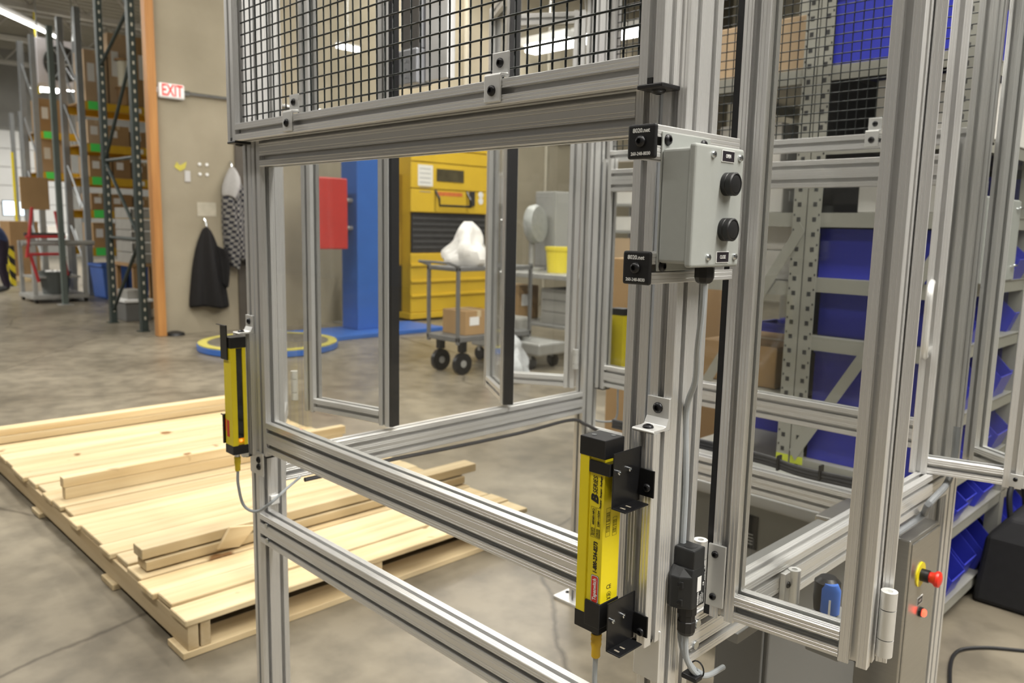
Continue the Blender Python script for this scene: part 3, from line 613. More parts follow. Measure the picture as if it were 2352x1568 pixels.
# ------------------------------------------------------------------ wooden pallet and loose timber
def wood(name, c1, c2, stretch):
    m = bpy.data.materials.new(name); m.use_nodes = True; nt = m.node_tree; b = nt.nodes['Principled BSDF']; b.inputs['Roughness'].default_value = .7
    tc = nt.nodes.new('ShaderNodeTexCoord'); oi = nt.nodes.new('ShaderNodeObjectInfo'); ad = nt.nodes.new('ShaderNodeVectorMath'); ad.operation = 'ADD'
    sc = nt.nodes.new('ShaderNodeVectorMath'); sc.operation = 'SCALE'; sc.inputs['Scale'].default_value = 37.0
    nt.links.new(oi.outputs['Random'], sc.inputs[0]); nt.links.new(tc.outputs['Object'], ad.inputs[0]); nt.links.new(sc.outputs[0], ad.inputs[1])
    mp = nt.nodes.new('ShaderNodeMapping'); mp.inputs['Scale'].default_value = stretch; nt.links.new(ad.outputs[0], mp.inputs[0])
    n = nt.nodes.new('ShaderNodeTexNoise'); n.inputs['Scale'].default_value = 3; n.inputs['Detail'].default_value = 6; nt.links.new(mp.outputs[0], n.inputs['Vector'])
    r = nt.nodes.new('ShaderNodeValToRGB'); e = r.color_ramp.elements; e[0].position = .3; e[0].color = (*c2, 1); e[1].position = .62; e[1].color = (*c1, 1)
    nt.links.new(n.outputs['Fac'], r.inputs[0])
    n2 = nt.nodes.new('ShaderNodeTexNoise'); n2.inputs['Scale'].default_value = 6; nt.links.new(ad.outputs[0], n2.inputs['Vector'])
    r2 = nt.nodes.new('ShaderNodeValToRGB'); e = r2.color_ramp.elements; e[0].position = .24; e[0].color = (.35, .22, .12, 1); e[1].position = .30; e[1].color = (1, 1, 1, 1)
    nt.links.new(n2.outputs['Fac'], r2.inputs[0])
    hv = nt.nodes.new('ShaderNodeHueSaturation'); mr = nt.nodes.new('ShaderNodeMapRange'); mr.inputs['To Min'].default_value = .80; mr.inputs['To Max'].default_value = 1.10
    nt.links.new(oi.outputs['Random'], mr.inputs['Value']); nt.links.new(mr.outputs[0], hv.inputs['Value'])
    mx = nt.nodes.new('ShaderNodeMix'); mx.data_type = 'RGBA'; mx.blend_type = 'MULTIPLY'; mx.inputs[0].default_value = 1
    nt.links.new(r.outputs[0], mx.inputs['A']); nt.links.new(r2.outputs[0], mx.inputs['B']); nt.links.new(mx.outputs['Result'], hv.inputs['Color']); nt.links.new(hv.outputs[0], b.inputs['Base Color'])
    return m
pineY = wood('pine_along', (.74, .60, .37), (.60, .44, .23), (7, .35, 7)); pineX = wood('pine_across', (.70, .56, .35), (.56, .41, .22), (.35, 7, 7))
PX0, PX1, PY0, PY1, PZ = -5.16, -2.41, .955, 2.48, .132
pal = thing('wooden_pallet', ((PX0+PX1)/2, (PY0+PY1)/2, 0), 'large low pallet of pale pine planks on the concrete floor', 'pallet')
x = PX1; k = 0; po = Vector(pal['_o'])
plank_mesh = []
for wd in (.128, .140, .118):
    me = bx(-wd/2, wd/2, -.78, .78, -.011, .011).build('plank', pineY, pal, .002); plank_mesh.append((wd, me.data)); bpy.data.objects.remove(me)
while x > PX0 + .1:
    wd, me = plank_mesh[(k*5+k//3) % 3]
    o = bpy.data.objects.new('plank', me); C.objects.link(o); o.parent = pal
    for v in me.vertices: pass
    o.location = Vector((x-wd/2, (PY0+PY1)/2 + random.uniform(-.012, .02), PZ-.011 + random.uniform(-.002, .004))) - po
    o.rotation_euler = (random.uniform(-.003, .003), random.uniform(-.02, .02), random.uniform(-.006, .006))
    m = o.modifiers.new('bevel', 'BEVEL'); m.width = .003; m.segments = 1
    x -= wd + random.choice((.004, .006, .012)); k += 1
for (me_w, me) in plank_mesh:      # meshes are centred on their own origin
    c = sum((v.co for v in me.vertices), Vector())/len(me.vertices); me.transform(Matrix.Translation(-c))
for yy, w2 in ((PY0-.012, .036), (PY0+.03, .034), (1.66, .04), (PY1-.06, .04)):
    bx(PX0+.02, PX1-.005, yy, yy+w2, .024, .1095).build('stringer', pineX, pal, .003)
for xx in (PX1-.13, -3.2, -4.2, PX0+.05): bx(xx, xx+.13, PY0-.03, PY1+.01, .001, .0235).build('bottom_board', pineY, pal, .002)
def lumber(label, x0, x1, y0, y1, z0, z1, rz=0):
    o = bx(x0, x1, y0, y1, z0, z1).build('timber_length', pineY, None, .003); o.rotation_euler.z = rz
    return tag(o, label, 'timber', 'loose timber lengths on the pallet')
z = PZ+.006
lumber('lower pine length of the nearer pair lying on the pallet', -2.935, -2.850, .975, 2.50, z, z+.036)
lumber('upper pine length of the nearer pair lying on the pallet', -2.945, -2.858, .965, 2.58, z+.044, z+.083)
tag(MB().prism([(-2.856, 1.235, z+.012), (-2.856, 1.325, z-.0), (-2.856, 1.40, z+.07), (-2.856, 1.29, z+.088)], (.016, 0, 0)).build('wood_offcut', pineY, None, .002), 'small pine offcut nailed across the paired timber', 'timber')
for yy in (1.05, 1.9): tag(bx(-2.93, -2.87, yy, yy+.05, z+.036, z+.044).build('wood_spacer', pineY), 'thin pine spacer between the paired timbers at the ' + ('near end' if yy < 1.5 else 'far end'), 'timber')
lumber('lower pine length of the middle pair lying on the pallet', -3.90, -3.855, .985, 2.44, z, z+.052)
lumber('upper pine length of the middle pair lying on the pallet', -3.905, -3.858, .98, 2.46, z+.053, z+.10)
lumber('pale pine length along the far edge of the pallet', -5.33, -5.22, 1.17, 2.62, .02, .168)
lumber('lower pine length at the far end of the pallet', -5.14, -5.06, .96, 2.5, z, z+.04)
lumber('upper pine length at the far end of the pallet', -5.15, -5.07, .96, 2.5, z+.041, z+.082)
# ------------------------------------------------------------------ concrete wall: sign, conduit, clothes
W = -9.81
es = thing('exit_sign', (W+.03, 3.88, 2.81), 'white exit sign with red letters on the concrete wall', 'exit sign')
bx(W+.005, W+.07, 3.735, 4.035, 2.815, 2.985).build('housing', mat('sign_white', (.85, .84, .82), .4, 0, .03, 10, emit=.12), es, .02, seg=3)
text('EXIT', .185, (W+.0715, 3.885, 2.90), Y, Z, mat('exit_red', (.85, .06, .05), .4, emit=.7), es, sx=.66, bold=.004)
bx(W+.005, W+.03, 3.66, 3.735, 2.87, 2.94).build('wall_box', steel, es, .01)
cd = thing('conduit', (W+.03, 5.5, 2.88), 'thin steel conduit running along the wall from the exit sign', 'conduit')
MB().cyl((W+.03, 4.03, 2.905), (W+.03, 12.5, 2.905), .018, 10).build('pipe', steel, cd, smooth=True)
MB().cyl((W+.03, 4.03, 2.905), (W+.03, 4.10, 2.905), .03, 10).build('fitting', steel, cd, smooth=True)
for i in range(4): bx(W+.001, W+.055, 4.7+i*2, 4.74+i*2, 2.87, 2.94).build('strap', steel, cd)
tag(bx(W, W+.012, 4.02, 4.09, 1.86, 1.99).build('wall_plate', mat('plate_grey', (.55, .54, .52), .5), None, .004), 'small grey switch plate on the concrete wall', 'wall plate')
tag(bx(W, W+.006, 4.16, 4.40, 1.45, 1.62).build('paper_notice', mat('faded_paper', (.50, .46, .36), .8, 0, .2, 10), None, .001), 'faded paper notice above the black jacket', 'notice')
tag(MB().prism([(W+.004, 3.90, 2.03), (W+.004, 3.93, 2.09), (W+.004, 3.97, 2.05), (W+.004, 4.05, 2.10), (W+.004, 4.03, 2.02), (W+.004, 3.97, 1.98)], (.004, 0, 0)).build('paint_smear', mat('yellow_smear', (.75, .66, .12), .8, 0, .4, 8)), 'yellow paint smear on the concrete wall by the timber post', 'paint mark')
for i, (yy, zz) in enumerate(((4.21, 2.08), (4.30, 2.08), (4.21, 1.96), (4.30, 1.96))):
    tag(MB().lathe((W, yy, zz), X, [(.02, 0), (.018, .012), (.001, .014)], 12).build('wall_stud', white, smooth=True), ['upper left', 'upper right', 'lower left', 'lower right'][i] + ' of four white studs on the concrete wall', 'stud', 'white wall studs')
def cloth(name, prof, m, parent, xb, folds, ph=0.0, nu=28, thick=.05):
    # prof rows: (z, y_left, y_right, bulge) ; a hollow draped sheet hanging off the wall
    mb = MB(); rows = len(prof)
    for (z_, ya, yb, bu) in prof:
        for i in range(nu+1):
            s = i/nu; y = ya+(yb-ya)*s
            xx = xb + bu*math.sin(math.pi*s)**.6 + bu*.30*math.sin(folds*math.pi*s*2+ph+z_*2.0)*math.sin(math.pi*s)
            mb.v.append((xx, y, z_+.02*math.sin(6*s+ph)))
    for r in range(rows-1):
        for i in range(nu): a = r*(nu+1)+i; mb.f.append((a, a+1, a+nu+2, a+nu+1))
    o = mb.build(name, m, parent, smooth=True)
    s = o.modifiers.new('solid', 'SOLIDIFY'); s.thickness = .012; s.offset = -1
    u = o.modifiers.new('sub', 'SUBSURF'); u.levels = 1; u.render_levels = 1
    return o
jb = mat('black_cloth', (.010, .009, .009), .9, 0, .3, 30, .2)
jk = thing('black_jacket', (W+.05, 4.25, .3), 'black hooded jacket hanging on a wall hook', 'jacket')
cloth('jacket_body', [(1.30, 4.22, 4.29, .06), (1.22, 4.18, 4.33, .10), (1.05, 4.11, 4.40, .13), (.80, 4.06, 4.45, .15), (.55, 4.03, 4.48, .16), (.31, 4.00, 4.52, .15)], jb, jk, W+.02, 2)
cloth('sleeve', [(1.08, 4.32, 4.46, .14), (.95, 4.36, 4.50, .15), (.70, 4.38, 4.48, .14), (.58, 4.39, 4.47, .12)], jb, jk, W+.05, 1, 1.0, 14)
MB().tube([(W+.01, 4.24, 1.42), (W+.05, 4.245, 1.38), (W+.06, 4.25, 1.30)], .010, 8).build('hook', steel, jk, smooth=True)
def plaid():
    m = bpy.data.materials.new('plaid_cloth'); m.use_nodes = True; nt = m.node_tree; b = nt.nodes['Principled BSDF']; b.inputs['Roughness'].default_value = .9
    tc = nt.nodes.new('ShaderNodeTexCoord'); ck = nt.nodes.new('ShaderNodeTexChecker'); ck.inputs['Scale'].default_value = 27
    mp = nt.nodes.new('ShaderNodeMapping'); mp.inputs['Scale'].default_value = (0.01, 1, 1); mp.inputs['Rotation'].default_value = (.12, 0, 0)
    ck.inputs['Color1'].default_value = (.02, .02, .03, 1); ck.inputs['Color2'].default_value = (.24, .23, .21, 1)
    nt.links.new(tc.outputs['Object'], mp.inputs[0]); nt.links.new(mp.outputs[0], ck.inputs['Vector']); nt.links.new(ck.outputs[0], b.inputs['Base Color']); return m
pl_ = plaid()
fs = thing('plaid_shirt', (W+.05, 4.62, .9), 'black and white plaid shirt with grey hood on the wall', 'shirt')
cloth('shirt_body', [(1.92, 4.52, 4.70, .07), (1.78, 4.48, 4.78, .12), (1.50, 4.46, 4.82, .15), (1.15, 4.47, 4.84, .15), (.88, 4.50, 4.84, .13)], pl_, fs, W+.02, 2)
cloth('sleeve', [(1.70, 4.46, 4.56, .13), (1.30, 4.47, 4.62, .16), (.95, 4.50, 4.64, .15), (.80, 4.53, 4.62, .12)], pl_, fs, W+.06, 1, .5, 14)
cloth('hood', [(2.06, 4.58, 4.62, .05), (1.96, 4.52, 4.70, .12), (1.82, 4.46, 4.68, .17), (1.68, 4.46, 4.58, .15)], mat('grey_fleece', (.42, .41, .40), .9, 0, .1, 40), fs, W+.05, 1, .2, 14)
MB().tube([(W+.01, 4.60, 2.14), (W+.05, 4.60, 2.10), (W+.06, 4.60, 2.02)], .010, 8).build('hook', steel, fs, smooth=True)
tag(bx(W, W+.03, 4.66, 4.80, 0, 2.4).build('wall_channel', mat('dark_channel', (.11, .095, .075), .6, .2, .2, 6), None, .004), 'dark upright channel on the wall beside the plaid shirt', 'channel')
# ------------------------------------------------------------------ tall dark rack frame by the wall end
dgr = mat('rack_green_black', (.045, .060, .055), .45, .2, .2, 6)
rf = thing('rack_upright_frame', (-10.75, 3.56, 0), 'tall dark green rack frame standing at the wall end', 'rack frame')
for xx in (-10.30, -11.42):
    p = bx(xx-.045, xx+.045, 3.60, 3.68, 0, 6.8).build('upright', dgr, rf, .004)
    mm = MB()
    for i in range(60): mm.box(xx+.0452, xx+.0456, 3.633, 3.652, .15+i*.11, .19+i*.11)
    mm.build('slot_holes', mat('slot_dark', (.55, .52, .42), .7), rf)['kind'] = 'stuff'
    bx(xx-.07, xx+.07, 3.57, 3.69, 0, .012).build('foot_plate', dgr, rf)
for i, (za, zb_) in enumerate(((.15, 1.15), (1.15, 1.15), (2.15, 1.15), (2.15, 2.15), (2.15, 3.35), (3.35, 3.9), (4.6, 3.9), (4.6, 5.4))):
    MB().cyl((-11.42, 3.64, za), (-10.30, 3.64, zb_), .022, 8).build('brace', dgr, rf)
# ------------------------------------------------------------------ yellow pallet rack with stock
ry = mat('rack_yellow', (.70, .42, .02), .45, .1, .15, 5); rg = mat('rack_grey', (.30, .32, .33), .45, .3, .15, 6)
grn = mat('green_tag', (.10, .85, .14), .5, 0, .05, 8)
cbm = [mat('cardboard_a', (.44, .28, .13), .8, 0, .12, 5), mat('cardboard_b', (.36, .22, .10), .8, 0, .12, 5), mat('cardboard_c', (.55, .40, .25), .8, 0, .1, 5), mat('carton_white', (.72, .70, .66), .7, 0, .06, 5)]
def rack(xf, y0, y1, dep, levels, label, tags):
    t = thing('pallet_rack', (xf, (y0+y1)/2, 0), label, 'storage rack')
    for yy in (y0, y1):
        for xx in (xf, xf-dep): bx(xx-.05, xx+.05, yy-.05, yy+.05, 0, 5.0).build('upright', rg, t, .004)
        for i in range(4): MB().cyl((xf, yy, .3+i*1.1), (xf-dep, yy, 1.3+i*1.1), .02, 6).build('brace', rg, t)
    for i, z in enumerate(levels):
        for xx in (xf+.03, xf-dep): bx(xx-.03, xx+.03, y0+.05, y1-.05, z-.07, z+.07).build('beam', ry, t, .004)
        bx(xf-dep, xf, y0+.05, y1-.05, z+.071, z+.085).build('deck_board', cbm[0], t)
        bx(xf+.06, xf+.064, y0+.10, y0+.34, z-.06, z+.08).build('green_tag', grn, t)
        bx(xf+.06, xf+.064, y0+.80, y0+1.0, z-.04, z+.04).build('paper_tag', white, t)
    return t
L1 = (.79, 1.465, 2.05, 2.63, 3.36)
rack(-15.6, 4.62, 7.4, 1.0, L1, 'yellow pallet rack with green tags beyond the wall end', True)
L2 = (2.24, 3.05)
rack(-18.6, 4.66, 5.45, .9, L2, 'narrow yellow rack bay further back at the left', True)
def carton(x0, x1, y0, y1, z0, z1, m, label, group, lid=True, tape=True):
    t = thing('carton', ((x0+x1)/2, (y0+y1)/2, z0), label, 'box', group)
    bx(x0, x1, y0, y1, z0, z1).build('body', m, t, .004)
    if tape: bx(x0-.001, x1+.001, (y0+y1)/2-.025, (y0+y1)/2+.025, z1-.06, z1+.002).build('tape', mat('parcel_tape', (.60, .48, .30), .4), t)
    if lid: bx(x1, x1+.003, y0+.05, y0+.05+min(.12, (y1-y0)*.4), z0+(z1-z0)*.4, z0+(z1-z0)*.75).build('label_sticker', white, t)
    return t
cn = ['tan', 'brown', 'pale', 'white']
lv = ['lowest', 'second', 'third', 'fourth', 'top']
for li, z in enumerate(L1):
    y = 4.74; j = 0
    hmax = .45 if li < 4 else 1.3
    while y < 6.3:
        wd = random.choice((.30, .38, .44)); h = random.uniform(.26, hmax) if li < 4 else random.choice((.9, 1.25, 1.1)); mi = random.choice((0, 1, 1, 2, 3)) if li < 4 else random.choice((2, 0))
        carton(-16.3, -15.72, y, y+wd, z+.086, z+.086+h, cbm[mi], '%s %s carton from the left on the %s shelf of the yellow rack' % (ORD[j], cn[mi], lv[li]), 'cartons on the yellow rack')
        y += wd+.03; j += 1
for li, z in enumerate(L2):
    carton(-19.3, -18.75, 4.75, 5.30, z+.086, z+.75, cbm[0 if li else 2], ['pale', 'tan'][li] + ' carton on the ' + ['lower', 'upper'][li] + ' level of the narrow left rack bay', 'cartons on the narrow rack bay')
# spool, heater, totes, bins
sp = at(283, 130, x=-15.66); t = thing('cable_spool', sp, 'pale cable spool in front of the big carton on the top shelf', 'spool')
sp.z = L1[4]+.086+.55
MB().cyl((-15.68, sp.y, sp.z-.26), (-15.68, sp.y, sp.z-.23), .15, 18).build('flange', cbm[1], t); MB().cyl((-15.68, sp.y, sp.z+.23), (-15.68, sp.y, sp.z+.26), .15, 18).build('flange', cbm[1], t)
MB().cyl((-15.68, sp.y, sp.z-.23), (-15.68, sp.y, sp.z+.23), .10, 18).build('winding', mat('pale_wire', (.75, .72, .58), .6), t, smooth=True)
MB().cyl((-15.68, sp.y, L1[4]+.086), (-15.68, sp.y, sp.z-.26), .12, 14).build('pedestal', cbm[1], t)
c = at(138, 145, x=-19.6); t = thing('unit_heater', c, 'white unit heater with round black fan grille under the roof', 'heater')
bx(c.x-.5, c.x, c.y-.45, c.y+.45, c.z-.48, c.z+.48).build('casing', mat('heater_white', (.82, .80, .84), .5, 0, .05, 4), t, .03)
MB().lathe((c.x, c.y+.05, c.z-.02), X, [(.38, 0), (.38, .03), (.35, .04), (.34, .01), (.001, .01)], 28).build('fan_ring', mat('grille_dark', (.09, .09, .085), .5, .4, .2, 20), t, smooth=True)
for i in range(6): MB().cyl((c.x+.04, c.y+.05, c.z-.02), (c.x+.04, c.y+.05+.34*math.cos(i*math.pi/3), c.z-.02+.34*math.sin(i*math.pi/3)), .012, 6).build('guard_bar', steel, t)
for s in (-.35, .35): MB().cyl((c.x-.25, c.y+s, c.z+.48), (c.x-.25, c.y+s, 7.03), .015, 6).build('hanger_rod', steel, t)
blue = mat('tote_blue', (.055, .13, .42), .45, 0, .08, 6)
for k, (pxa, pxb) in enumerate(((205, 268), (275, 330))):
    a, b_ = at(pxa, 680, z=0), at(pxb, 679, z=0); x1_ = -14.75; ya, yb = a.y, b_.y
    t = thing('blue_tote', (x1_-.35, (ya+yb)/2, 0), ['left', 'right'][k] + ' large blue plastic tote on the floor under the yellow rack', 'tote', 'blue totes under the rack')
    ta = .05
    mb = MB(); q0 = [(x1_-.65, ya+ta), (x1_-ta, ya+ta), (x1_-ta, yb-ta), (x1_-.65, yb-ta)]; q1 = [(x1_-.70, ya), (x1_, ya), (x1_, yb), (x1_-.70, yb)]
    mb.add([(p[0], p[1], .0) for p in q0] + [(p[0], p[1], .58) for p in q1], [(3, 2, 1, 0), (0, 1, 5, 4), (1, 2, 6, 5), (2, 3, 7, 6), (3, 0, 4, 7)]); mb.build('shell', blue, t).modifiers.new('s', 'SOLIDIFY').thickness = .012
    bb = MB(); bb.box(x1_-.72, x1_+.02, ya-.02, ya+.02, .56, .61); bb.box(x1_-.72, x1_+.02, yb-.02, yb+.02, .56, .61); bb.box(x1_-.02, x1_+.02, ya, yb, .56, .61); bb.box(x1_-.72, x1_-.68, ya, yb, .56, .61); bb.build('rim', blue, t, .006)
for i in range(4):
    zz = .86+i*.13
    q = at(283, 500, x=-13.0)
for i in range(5):
    t = thing('grey_tray', (-12.6, 4.45, .75+i*.165), '%s grey stacking tray from the bottom beside the dark rack frame' % ORD[i], 'tray', 'stacked grey trays')
    bx(-12.95, -12.25, 4.22, 4.72, .75+i*.165, .765+i*.165).build('base', mat('tray_grey', (.34, .33, .30), .6, 0, .1, 8), t)
    for (a0, a1, b0_, b1_) in ((-12.95, -12.25, 4.22, 4.235), (-12.95, -12.25, 4.705, 4.72), (-12.95, -12.935, 4.22, 4.72), (-12.265, -12.25, 4.22, 4.72)):
        bx(a0, a1, b0_, b1_, .765+i*.165, .905+i*.165).build('side', MAT['tray_grey'], t)
    bx(-12.25, -12.235, 4.20, 4.74, .88+i*.165, .905+i*.165).build('front_lip', white, t)
t = thing('tray_stand', (-12.6, 4.47, 0), 'brown wooden stand under the stacked grey trays', 'stand')
bx(-13.0, -12.2, 4.18, 4.76, .70, .748).build('top', cbm[1], t, .004)
for xx in (-12.97, -12.28):
    for yy in (4.2, 4.68): bx(xx, xx+.06, yy, yy+.06, 0, .70).build('leg', cbm[1], t)
t = thing('tool_crate', (-11.7, 3.95, 0), 'low grey crate on the floor behind the dark rack frame', 'crate')
bx(-12.0, -11.4, 3.80, 4.14, .0, .26).build('body', gp, t, .01); bx(-12.02, -11.38, 3.78, 4.16, .26, .30).build('lid', white, t, .006); bx(-11.9, -11.5, 3.86, 4.08, .30, .42).build('tray', MAT['tray_grey'], t, .01)
# ------------------------------------------------------------------ roller cart with red frame, left
redp = mat('red_frame_paint', (.55, .045, .05), .45, 0, .15, 8); gst = mat('galvanised_grey', (.45, .45, .43), .45, .4, .15, 8)
a = at(70, 683, z=0); b_ = at(185, 690, z=0)
t = thing('roller_cart', ((a.x+b_.x)/2, (a.y+b_.y)/2, 0), 'grey wheeled roller stand with red frame left of the rack', 'cart')
cx_, cy_ = -15.0, 3.93; 
bx(-15.5, -14.6, 3.45, 4.30, .06, .13).build('base', gst, t, .01)
for xx in (-15.45, -14.65):
    for yy in (3.5, 4.25):
        bx(xx-.03, xx+.03, yy-.03, yy+.03, .13, 1.0).build('upright', gst, t, .004); MB().cyl((xx, yy-.02, .05), (xx, yy+.02, .05), .05, 12).build('caster', blk, t)
MB().cyl((-14.65, 3.35, .98), (-14.65, 4.42, .98), .045, 14).build('roller', gst, t, smooth=True)
MB().cyl((-14.7, 3.40, 1.12), (-14.7, 4.0, 1.12), .03, 12).build('roller', MAT['grille_dark'], t, smooth=True)
for (p, q_) in (((-14.62, 3.40, .75), (-14.62, 3.52, 1.55)), ((-14.62, 3.85, 1.5), (-14.62, 3.98, .45)), ((-14.62, 3.42, .80), (-14.62, 3.95, .80)), ((-14.62, 3.40, 1.08), (-14.62, 3.98, 1.08)), ((-14.62, 3.45, .8), (-14.62, 3.55, .35))):
    MB().cyl(p, q_, .025, 8).build('red_bar', redp, t)
bx(-15.4, -14.7, 3.5, 4.2, .40, .43).build('shelf', gst, t)
t = thing('waste_bin', (-14.5, 3.85, 0.0), 'dark grey waste bin full of scraps on the roller stand base', 'bin')
mb = MB(); mb.lathe((-14.85, 3.85, .131), Z, [(.19, 0), (.24, .36), (.25, .36), (.25, .38), (.22, .38), (.2, .33), (.001, .33)], 20).build('shell', mat('bin_grey', (.10, .11, .105), .6, 0, .1, 10), t, smooth=True)
for i in range(7): 
    a1 = i*.9; MB().lathe((-14.85+.1*math.cos(a1), 3.85+.1*math.sin(a1), .45), Z, [(.04, 0), (.06, .03), (.03, .07), (.001, .075)], 7).build('scrap_paper', white, t)
c0 = at(98, 430, x=-15.2)
tag(bx(-15.22, -15.17, 3.50, 3.92, 1.52, 2.05).build('cardboard_sheet', cbm[0], None, .004), 'upright sheet of brown cardboard leaning above the roller stand', 'cardboard')
t = thing('tall_carton', (-20.2, 4.55, 0), 'dark brown bulk carton on the floor behind the roller stand', 'box')
bx(-20.6, -19.75, 4.30, 4.85, .12, 1.3).build('body', cbm[1], t, .01); bx(-20.65, -19.7, 4.26, 4.89, 0, .12).build('skid', pineY, t, .005)
# hazard posts
hz = bpy.data.materials.new('hazard_stripe'); hz.use_nodes = True; nt = hz.node_tree
wv = nt.nodes.new('ShaderNodeTexWave'); wv.bands_direction = 'DIAGONAL'; wv.inputs['Scale'].default_value = 2.2; tc = nt.nodes.new('ShaderNodeTexCoord'); cr = nt.nodes.new('ShaderNodeValToRGB'); cr.color_ramp.interpolation = 'CONSTANT'
cr.color_ramp.elements[0].color = (.02, .02, .02, 1); cr.color_ramp.elements[1].color = (.75, .62, .03, 1); cr.color_ramp.elements[1].position = .5
nt.links.new(tc.outputs['Object'], wv.inputs['Vector']); nt.links.new(wv.outputs['Fac'], cr.inputs[0]); nt.links.new(cr.outputs[0], nt.nodes['Principled BSDF'].inputs['Base Color'])
for k, (px, py, h) in enumerate(((17, 655, .62), (31, 658, .82))):
    q = at(px, py, z=0); t = thing('guard_post', (q.x, q.y, 0), ['shorter', 'taller'][k] + ' yellow and black striped post at the far left', 'post', 'striped posts')
    bx(q.x-.05, q.x+.05, q.y-.05, q.y+.05, .01, h).build('column', hz, t, .006); bx(q.x-.1, q.x+.1, q.y-.1, q.y+.1, 0, .012).build('base_plate', gst, t)
# bright screens / window light far left
t = thing('work_monitor', at(38, 480, x=-24), 'bright glowing screen far off at the left edge', 'monitor')
q = at(38, 478, x=-24); bx(q.x-.05, q.x, q.y-.32, q.y+.32, q.z-.2, q.z+.2).build('bezel', blk, t, .01); bx(q.x, q.x+.005, q.y-.30, q.y+.30, q.z-.18, q.z+.18).build('screen', mat('screen_glow', (.75, .88, 1), .4, emit=1.2), t)
bx(q.x-.05, q.x-.02, q.y-.05, q.y+.05, .95, q.z-.2).build('stand', gst, t)
t = thing('work_table', (-24, q.y, 0), 'cluttered far work table under the glowing screen', 'table')
bx(-24.5, -23.5, q.y-1.5, q.y+1.2, .90, .95).build('top', white, t, .01)
for yy in (q.y-1.45, q.y+1.1):
    for xx in (-24.45, -23.6): bx(xx, xx+.06, yy, yy+.06, 0, .9).build('leg', gst, t)
for i in range(5): carton(-23.95, -23.6, q.y-1.4+i*.5, q.y-1.05+i*.5, .951, 1.12+.05*(i % 3), cbm[3], '%s white carton from the left on the far work table' % ORD[i], 'cartons on the far table', False, False)
# hoist chains and pole
for k, (px, top, bot) in enumerate(((90, 30, 215), (42, 350, 560))):
    a, b_ = at(px, top, x=-20), at(px, bot, x=-20)
    tag(MB().cyl(b_, (b_.x, b_.y, min(6.1, a.z)), .025, 8).build('hanging_strap', yel), ['yellow chain hanging from the roof truss left of the heater', 'yellow strap hanging in front of the white dock door'][k], 'strap')
for k, (px, yb_, top) in enumerate(((48, 590, 262), (68, 590, 258), (147, 640, 65))):
    q = at(px, yb_, x=-21.6 if k < 2 else -14.2); zt_ = at(px, top, x=q.x).z
    t = thing('steel_column', (q.x, q.y, 0), ['left of two slim grey columns by the dock door', 'right of two slim grey columns by the dock door', 'tall dark green column rising before the rack'][k], 'column', 'slim columns')
    bx(q.x-.04, q.x+.04, q.y-.04, q.y+.04, .01, zt_).build('shaft', mat('column_green', (.13, .16, .145), .5, .1, .15, 6) if k == 2 else rg, t, .004); bx(q.x-.1, q.x+.1, q.y-.1, q.y+.1, 0, .012).build('base_plate', gst, t)
